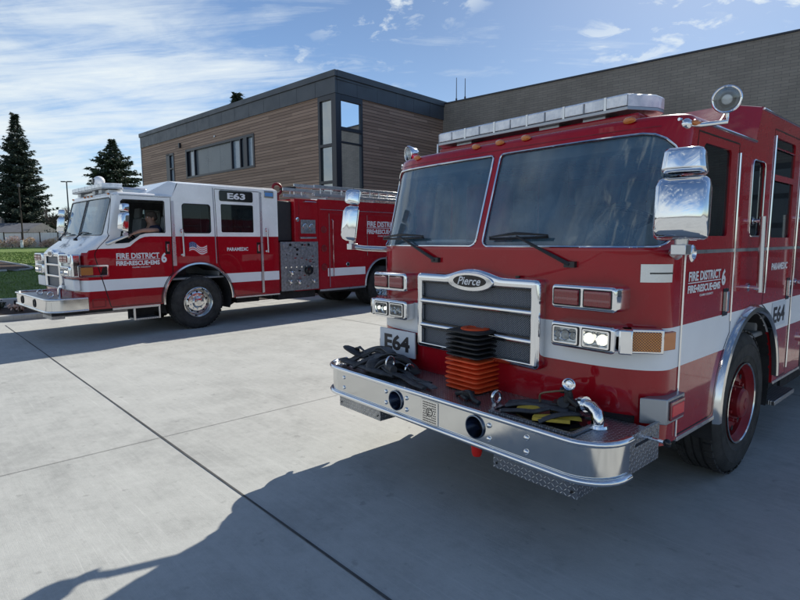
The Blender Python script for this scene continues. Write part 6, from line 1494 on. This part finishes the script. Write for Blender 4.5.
HALL = empty('apparatus_hall', (2.15, 26.98, 0), R(-40.4)); tag(HALL, 'long dark grey-brown masonry hall rising behind the near fire engine', 'building')
b = MB(); b.bb(-0.0, 38, 0, 16, 0, 8.36, M_block); b.build('wall', HALL, 0)
b = MB(); b.bb(-0.02, 38.05, -0.04, 16.05, 8.36, 8.42, M_frame); b.build('parapet_coping', HALL, 0)
for x in (19.5, 26.0, 32.5):
    b = MB(); b.bb(x, x + 4.4, -0.03, 0.02, 0, 4.4, M_frame); do = b.build('bay_door', HALL, 0)
    for i in range(4): b = MB(); b.bb(x + 0.15, x + 4.25, -0.05, -0.03, 0.25 + i * 1.03, 1.1 + i * 1.03, M_panelg); b.build('door_panel', do, 0, 0.005)
for x, y, h, lab in ((2.55, 24.55, 0.92, 'left thin whip antenna above the masonry parapet'), (2.93, 24.22, 0.80, 'right thin whip antenna above the masonry parapet')):
    pass
aw = (Matrix.Rotation(R(-40.4), 3, 'Z'))
for s_, h, lab in ((0.62, 1.15, 'left thin whip antenna above the masonry parapet'), (1.12, 1.02, 'right thin whip antenna above the masonry parapet')):
    p = V((2.15, 26.98, 0)) + aw @ V((s_, 0.25, 8.42)); o = empty('roof_antenna', p); tag(o, lab, 'antenna', 'antennas on the hall roof')
    b = MB(); b.cyl((0, 0, -0.02), (0, 0, h), 0.022, 0.014, 6, M_frame); b.build('antenna_rod', o, 40); b = MB(); b.cyl((0, 0, 0), (0, 0, 0.18), 0.05, 0.04, 8, M_frame); b.build('antenna_base', o, 40)

# ------------------------------------------------------------------ vegetation and background
M_bark = mat('bark', fn=vary((0.055, 0.042, 0.032), 0.4, 6, (0.85, 0.95)))
M_twig = mat('bare_twigs', fn=vary((0.085, 0.07, 0.062), 0.3, 3, (0.85, 0.95)))
def leaf_mat(name, col, amt=0.45, sc=1.4):
    def fn(t, b):
        c = t.coord(); n = t.noise(c, sc, 4, 0.6); n2 = t.noise(c, 9, 2, 0.5); v = t.math('ADD', t.math('MULTIPLY', n, 0.7), t.math('MULTIPLY', n2, 0.3))
        t.put(b.inputs['Base Color'], t.ramp(v, [(0.32, tuple(x * (1 - amt) for x in col)), (0.68, tuple(x * (1 + amt) for x in col))]))
    return mat(name, rough=0.75, fn=fn)
M_needle = leaf_mat('spruce_needles', (0.036, 0.056, 0.036)); M_needle2 = leaf_mat('pine_needles', (0.040, 0.060, 0.034))
def conifer(name, p, h, rad, seed, label, cat='tree', zb=0.4, m=None, whorls=40, dens=1.0, pine=False, group=None):
    r_ = random.Random(seed); m = m or M_needle; o = empty(name, p); tag(o, label, cat, group)
    b = MB(); b.tube([(0, 0, -0.2), (0.05, 0.02, h * 0.4), (0, 0, h * 0.97)], [h * 0.018, h * 0.011, 0.03], 8, m=M_bark); b.build('trunk', o, 50)
    b = MB(); b.mat(m); br = MB(); br.mat(M_bark)
    for wv_ in range(whorls):
        t = wv_ / (whorls - 1); z = zb + (h - zb) * t; shape = (1 - t) ** 0.85 if not pine else (math.sin(min(1, (1 - t) * 1.25) * math.pi / 2) ** 0.8 * (0.85 + 0.35 * math.sin(t * 9 + seed)))
        nb = max(4, int((10 if t < 0.8 else 6) * dens))
        a0 = r_.uniform(0, 6.28)
        for k_ in range(nb):
            L = rad * max(0.06, shape) * r_.uniform(0.62, 1.06); a = a0 + 6.283 * k_ / nb + r_.uniform(-.25, .25); up = r_.uniform(0.0, 0.25) if t > 0.7 else r_.uniform(-0.30, 0.02)
            zo = z + r_.uniform(-.5, .5) * (h - zb) / whorls; da = V((math.cos(a), math.sin(a), 0)); q = lambda s_: da * L * s_ + V((0, 0, zo + L * (up * s_ + (0.22 * s_ * s_ if not pine else 0.15 * s_))))
            if L > 0.6: br.tube([q(0.0), q(0.5), q(0.95)], [0.035, 0.022, 0.008], 3, caps=False)
            n_ = max(3, int(L / 0.26))
            for i in range(n_):
                s_ = (i + r_.random()) / n_; s_ = 0.12 + 0.88 * s_; c = q(s_); sp = 0.20 + 0.42 * (1 - s_) * L / 2.2
                for j in range(7):
                    side = V((-da.y, da.x, 0)) * r_.uniform(-sp, sp); ctr = c + side + V((0, 0, r_.uniform(-0.22, 0.04))); d = (da * r_.uniform(0.1, 0.5) + side.normalized() * r_.uniform(0.1, 0.45) + V((0, 0, r_.uniform(-.28, 0.1)))); w_ = V((r_.uniform(-1, 1), r_.uniform(-1, 1), r_.uniform(-1, 1))).normalized() * r_.uniform(0.08, 0.17)
                    b.add([ctr - w_, ctr + w_, ctr + d * r_.uniform(0.7, 1.1)], [(0, 1, 2)])
    b.build('crown', o, 0); br.build('limbs', o, 0); return o
conifer('spruce_tree', (-58.9, 84, 0.95), 20.2, 6.0, 3, 'tall dark spruce at the left edge, reaching to the ground beyond the lawn', whorls=62, zb=0.8)
conifer('pine_tree', (-40.0, 76, 0.9), 14.9, 4.6, 8, 'dark pine with a ragged top behind the far fire engine light bar', whorls=44, m=M_needle2, pine=True, zb=1.5)
conifer('pine_tree', (-13.25, 45, 0), 13.6, 3.4, 12, 'pine whose dark tip shows above the middle of the wood-clad building', whorls=26, m=M_needle2, zb=3)
conifer('spruce_tree', (-73, 90, 1.0), 16, 5.0, 21, 'second dark spruce outside the left edge, behind the tall spruce', whorls=30, zb=0.8)

def bare_tree(p, h, seed, label, spread=0.55):
    r_ = random.Random(seed); o = empty('bare_tree', p); tag(o, label, 'tree', 'leafless trees behind the fence'); tr = MB(); cr = MB(); cr.mat(M_twig)
    def grow(a, d, L, rr, lvl):
        pts = [a]; 
        for i in range(3): d = (d + V((r_.uniform(-.22, .22), r_.uniform(-.22, .22), r_.uniform(-.05, .16)))).normalized(); pts.append(pts[-1] + d * L / 3)
        (tr if lvl == 0 else cr).tube(pts, [rr, rr * 0.85, rr * 0.7, rr * 0.5], 5 if lvl < 2 else 3, m=M_bark if lvl == 0 else M_twig, caps=False)
        if lvl >= 5: return
        for k_ in range(r_.choice((3, 4)) if lvl < 4 else 4):
            i = r_.choice((1, 2, 3, 3)); nd = (d + V((r_.uniform(-1, 1), r_.uniform(-1, 1), r_.uniform(-.25, .7))) * spread * 1.5).normalized(); grow(pts[i], nd, L * r_.uniform(0.58, 0.8), max(0.026, rr * 0.6), lvl + 1)
    grow(V((0, 0, 0)), V((0, 0, 1)), h * 0.30, h * 0.022, 0); tr.build('trunk', o, 50); cr.build('crown', o, 0)
for i, (x, y, h, lab) in enumerate(((-49.6, 79, 7.4, 'leafless tree just right of the tall spruce'), (-47.8, 81, 7.0, 'leafless tree between the tall spruce and the lamp post'), (-46.4, 79, 7.6, 'leafless tree directly behind the lamp post'), (-44.6, 80, 6.6, 'leafless tree behind the far engine windscreen'))): bare_tree((x, y, 1.0), h, 30 + i, lab)

def shrub(p, rx, ry, h, seed, m, label, group=None, n=900, kind=None, name='shrub', sz=0.10):
    r_ = random.Random(seed); b = MB(); b.mat(m); cl = [(r_.uniform(-rx, rx) * 0.75, r_.uniform(-ry, ry) * 0.7, h * r_.uniform(0.25, 0.75), r_.uniform(0.25, 0.5) * h) for _ in range(max(5, int(rx * 3)))]
    for _ in range(n):
        c = r_.choice(cl); d = V((r_.gauss(0, 1), r_.gauss(0, 1), r_.gauss(0, 0.8))).normalized() * c[3] * r_.uniform(0.6, 1.1); q = V((c[0], c[1], c[2])) + V((d.x * 1.3, d.y, d.z)); q.z = max(0.02, q.z)
        u, v = V((r_.uniform(-1, 1), r_.uniform(-1, 1), r_.uniform(-1, 1))).normalized() * sz, V((r_.uniform(-1, 1), r_.uniform(-1, 1), r_.uniform(-1, 1))).normalized() * sz * 0.6
        b.add([q - u, q + v, q + u, q - v], [(0, 1, 2, 3)])
    o = empty(name, p); tag(o, label, 'shrub', group); b.build('foliage', o, 0); s_ = MB()
    for c in cl[:5]: s_.cyl((c[0] * 0.4, c[1] * 0.4, -0.05), (c[0], c[1], c[2]), 0.03, 0.012, 5, M_bark)
    s_.build('stems', o, 40); return o
M_dry = leaf_mat('dry_tan_foliage', (0.72, 0.54, 0.38), 0.3, 0.9); M_dry2 = leaf_mat('pinkish_dry_foliage', (0.70, 0.48, 0.38), 0.3, 0.9); M_ever = leaf_mat('dark_evergreen_foliage', (0.030, 0.045, 0.025), 0.45, 1.0)
rn = random.Random(5)
SHL = ['tan dry shrub at the far left, below the fence', 'pinkish dry shrub in front of the fence, second from the left edge', 'tan dry shrub just left of the white marker post', 'pinkish dry shrub just right of the white marker post', 'tan dry shrub in front of the fence below the leafless trees', 'pinkish dry shrub beside the far engine, before the fence']
for i, x in enumerate((-52.9, -50.9, -49.1, -47.0, -45.2, -43.3)): shrub((x + rn.uniform(-.2, .2), 70.3 + rn.uniform(-.3, .3), 1.02), 1.25, 0.5, 1.25 + rn.uniform(-.15, .2), 50 + i, (M_dry, M_dry2)[i % 2], SHL[i], 'dry shrubs along the fence', 700)
EVL = ['dark evergreen bush behind the fence at the gable end of the bungalow', 'dark evergreen bush behind the fence, left of the lamp post', 'dark evergreen bush behind the fence, at the far engine windscreen']
for i, (x, h) in enumerate(((-49.2, 3.0), (-47.0, 3.9), (-44.6, 4.1))): shrub((x, 77.6, 1.0), 1.9, 1.0, h, 70 + i, M_ever, EVL[i], 'dark bushes behind the fence', 1700, sz=0.15)

M_fence = mat('weathered_fence_boards', fn=vary((0.78, 0.75, 0.72), 0.15, 1.2, (0.8, 0.9), stretch=(6, 1, 0.5)))
o = empty('board_fence', (-60, 71.5, 1.0)); tag(o, 'pale weathered board fence across the back of the lawn', 'fence')
for i in range(11):
    x = i * 2.4; b = MB(); b.bb(x + 0.07, x + 2.33, -0.02, 0.02, 0.06, 1.95 + 0.03 * (i % 3), M_fence); b.build('fence_panel', o, 0); b = MB(); b.bb(x - 0.06, x + 0.06, -0.06, 0.06, -0.1, 2.12, M_bark); b.build('fence_post', o, 0)
M_roof = mat('grey_shingle_roof', fn=vary((0.13, 0.135, 0.15), 0.2, 1.5, (0.85, 0.95))); M_wallh = mat('beige_house_wall', fn=vary((0.30, 0.26, 0.22), 0.1, 1, (0.8, 0.9)))
ho = empty('bungalow', (-59.3, 78.5, 1.0), 0.0); tag(ho, 'low bungalow with grey roof showing over the fence below the tall spruce', 'house')
b = MB(); b.bb(-8, 6.2, -3, 4, 0, 2.3, M_wallh); b.build('wall', ho, 0); b = MB(); b.prism([(-3.9, 2.12), (4.9, 2.12), (0.5, 3.55)], (-8.6, 0, 0), (0, 1, 0), (0, 0, 1), 15.4, M_roof); b.build('roof', ho, 0)
for x in (-5, -1.5, 2.5): b = MB(); b.bb(x, x + 1.3, -3.04, -2.98, 1.0, 2.0, M_frame); b.build('window', ho, 0)
b = MB(); b.bb(0.0, 0.7, 0.6, 1.2, 3.0, 4.3, M_redw if False else M_wallh); b.build('chimney', ho, 0)
# lamp post and poles
lp = empty('lamp_post', (-46.4, 75.5, 1.0)); tag(lp, 'tall lamp post with a flat twin head, left of the far engine', 'lamp post')
b = MB(); b.cyl((0, 0, -0.2), (0, 0, 9.1), 0.11, 0.075, 10, M_metal); b.build('post', lp, 40)
for sd in (-1, 1): b = MB(); b.box((0.42 * sd, 0, 9.12), (0.62, 0.35, 0.13), M_metal); b.cyl((0, 0, 9.05), (0.3 * sd, 0, 9.1), 0.04, 0.04, 6); b.build('lamp_head', lp, 30, 0.02)
up = empty('utility_pole', (-49.6, 70.5, 1.0)); tag(up, 'slender dark pole standing in front of the tall spruce', 'pole')
b = MB(); b.cyl((0, 0, -0.2), (0, 0, 8.2), 0.10, 0.07, 8, M_bark); b.build('post', up, 40); b = MB(); b.bb(-0.12, 0.12, -0.15, 0.12, 7.9, 8.3, M_metal); b.build('pole_head', up, 0, 0.02)
o = empty('marker_post', (-48.6, 68.8, 1.05)); tag(o, 'short white marker post at the back edge of the lawn', 'post')
b = MB(); b.bb(-0.16, 0.16, -0.08, 0.08, -0.1, 0.95, M_white); b.build('post', o, 0, 0.02); b = MB(); b.bb(-0.165, 0.165, -0.085, 0.085, 0.70, 0.80, M_conc2); b.build('band', o, 0)
# mulch bed with pale edging in the lawn, and a low concrete box by the kerb
_bp = [(-18.2, 25.4), (-18.8, 27.2), (-20.4, 29.0), (-22.7, 31.2), (-25.8, 34), (-30, 36.5), (-34, 35), (-33, 30), (-27, 25.5), (-21, 23.8)]
ring_ = []
for i in range(len(_bp)):
    a, b_, c, d = (V(_bp[(i + k_) % len(_bp)]) for k_ in (-1, 0, 1, 2))
    for k_ in range(5): t = k_ / 5; q = 0.5 * ((2 * b_) + (c - a) * t + (2 * a - 5 * b_ + 4 * c - d) * t * t + (3 * b_ - a - 3 * c + d) * t ** 3); ring_.append((q.x, q.y))
def _clip(q):
    s_ = (V(q) - KERB0).dot(dB); return tuple(V(q) + dB * max(0.0, -0.45 - s_))
ring_ = [_clip(q) for q in ring_]; bc = V((sum(q[0] for q in ring_) / len(ring_), sum(q[1] for q in ring_) / len(ring_)))
b = MB(); b.add([(x, y, lawn_z(x, y) + 0.045) for x, y in ring_] + [(bc.x, bc.y, lawn_z(*bc) + 0.10)], [(i, (i + 1) % len(ring_), len(ring_)) for i in range(len(ring_))], M_mulch); tag(b.build('tree_bed', smooth=0), kind='structure')
b = MB(); b.tube([(x, y, lawn_z(x, y) + 0.05) for x, y in ring_], 0.07, 6, True, M_conc2); tag(b.build('bed_edging', smooth=50), kind='structure')
M_pit = mat('weathered_light_concrete', fn=concrete_fn((0.56, 0.55, 0.53)))
o = empty('low_wall', (*st(-0.55, 2.2), 0.08), R(42.2)); tag(o, 'knee-high pale concrete edging wall between the kerb bed and the lawn', 'wall')
b = MB(); b.bb(0, 16.8, -0.12, 0.12, -0.05, 0.24, M_pit); b.build('wall_body', o, 0, 0.015)
for x in (1.05, 1.22, 4.4, 4.57): b = MB(); b.bb(x, x + 0.05, -0.124, -0.11, 0.04, 0.19, M_frame); b.build('drain_slot', o, 0)
rn = random.Random(8)
pl_lab = ['small reddish groundcover tuft by the kerb, nearest the left edge of the picture', 'small reddish groundcover tuft in the kerb bed, beside the far bumper', 'small green tuft in the kerb bed behind the far bumper', 'small green tuft at the left edge of the kerb bed']
for i, (x, y, m) in enumerate(((*st(0.5, 1.0), M_dry2), (*st(1.3, 1.3), M_dry2), (*st(2.1, 0.9), M_ever), (*st(0.1, 1.7), M_ever))): shrub((x, y, 0.11), 0.22, 0.2, 0.20, 90 + i, m, pl_lab[i], 'tufts in the kerb bed', 160, name='groundcover_tuft', sz=0.035)

# grass blades over the visible lawn
M_blade = leaf_mat('grass_blades', (0.16, 0.24, 0.05), 0.3, 0.6)
rn = random.Random(2); b = MB(); b.mat(M_blade); cnt = 0
while cnt < 30000:
    s_ = rn.uniform(-0.5, 9); t_ = 2.4 + rn.random() ** 1.7 * 45; x, y = st(s_ + t_ * 0.1, t_)
    if inpoly((x, y), ring_): continue
    cnt += 1; z = lawn_z(x, y); hgt = rn.uniform(0.025, 0.06) * (1 + t_ / 60); wv_ = rn.uniform(0.006, 0.014) * (1 + t_ / 14); a = rn.uniform(0, 6.28); dx, dy = math.cos(a) * wv_, math.sin(a) * wv_; lx, ly = rn.uniform(-.05, .05), rn.uniform(-.05, .05)
    b.add([(x - dx, y - dy, z - 0.01), (x + dx, y + dy, z - 0.01), (x + lx, y + ly, z + hgt)], [(0, 1, 2)])
tag(b.build('grass', None, 0), 'short green grass blades of the lawn', 'grass', kind='stuff')
# far wood closing the horizon on the left, and a second one away to the right of the hall
M_far = leaf_mat('distant_wood_foliage', (0.045, 0.060, 0.045), 0.4, 0.25)
rn = random.Random(33)
for nm, x0_, x1_, y0_, y1_, lab in (('distant_wood', -300, -62, 112, 135, 'dark distant wood closing the horizon beyond the lawn'),):
    b = MB(); b.mat(M_far)
    for i in range(150):
        cx_, cy_ = rn.uniform(x0_, x1_), rn.uniform(y0_, y1_); hh = rn.uniform(4.5, 8.5); rr = rn.uniform(2.0, 4.5)
        for _ in range(70):
            d = V((rn.gauss(0, 1), rn.gauss(0, 1), rn.gauss(0, 1))).normalized() * rn.uniform(0.6, 1.05); q = V((cx_ + d.x * rr, cy_ + d.y * rr, max(0.3, hh * 0.5 + d.z * hh * 0.52)))
            u_, v_ = (V((rn.uniform(-1, 1), rn.uniform(-1, 1), rn.uniform(-1, 1))).normalized() * rn.uniform(0.5, 1.0) for _k in (0, 1)); b.add([q - u_, q + v_, q + u_, q - v_ * 0.7], [(0, 1, 2, 3)])
    tag(b.build(nm, None, 0), lab, 'wood', kind='stuff')
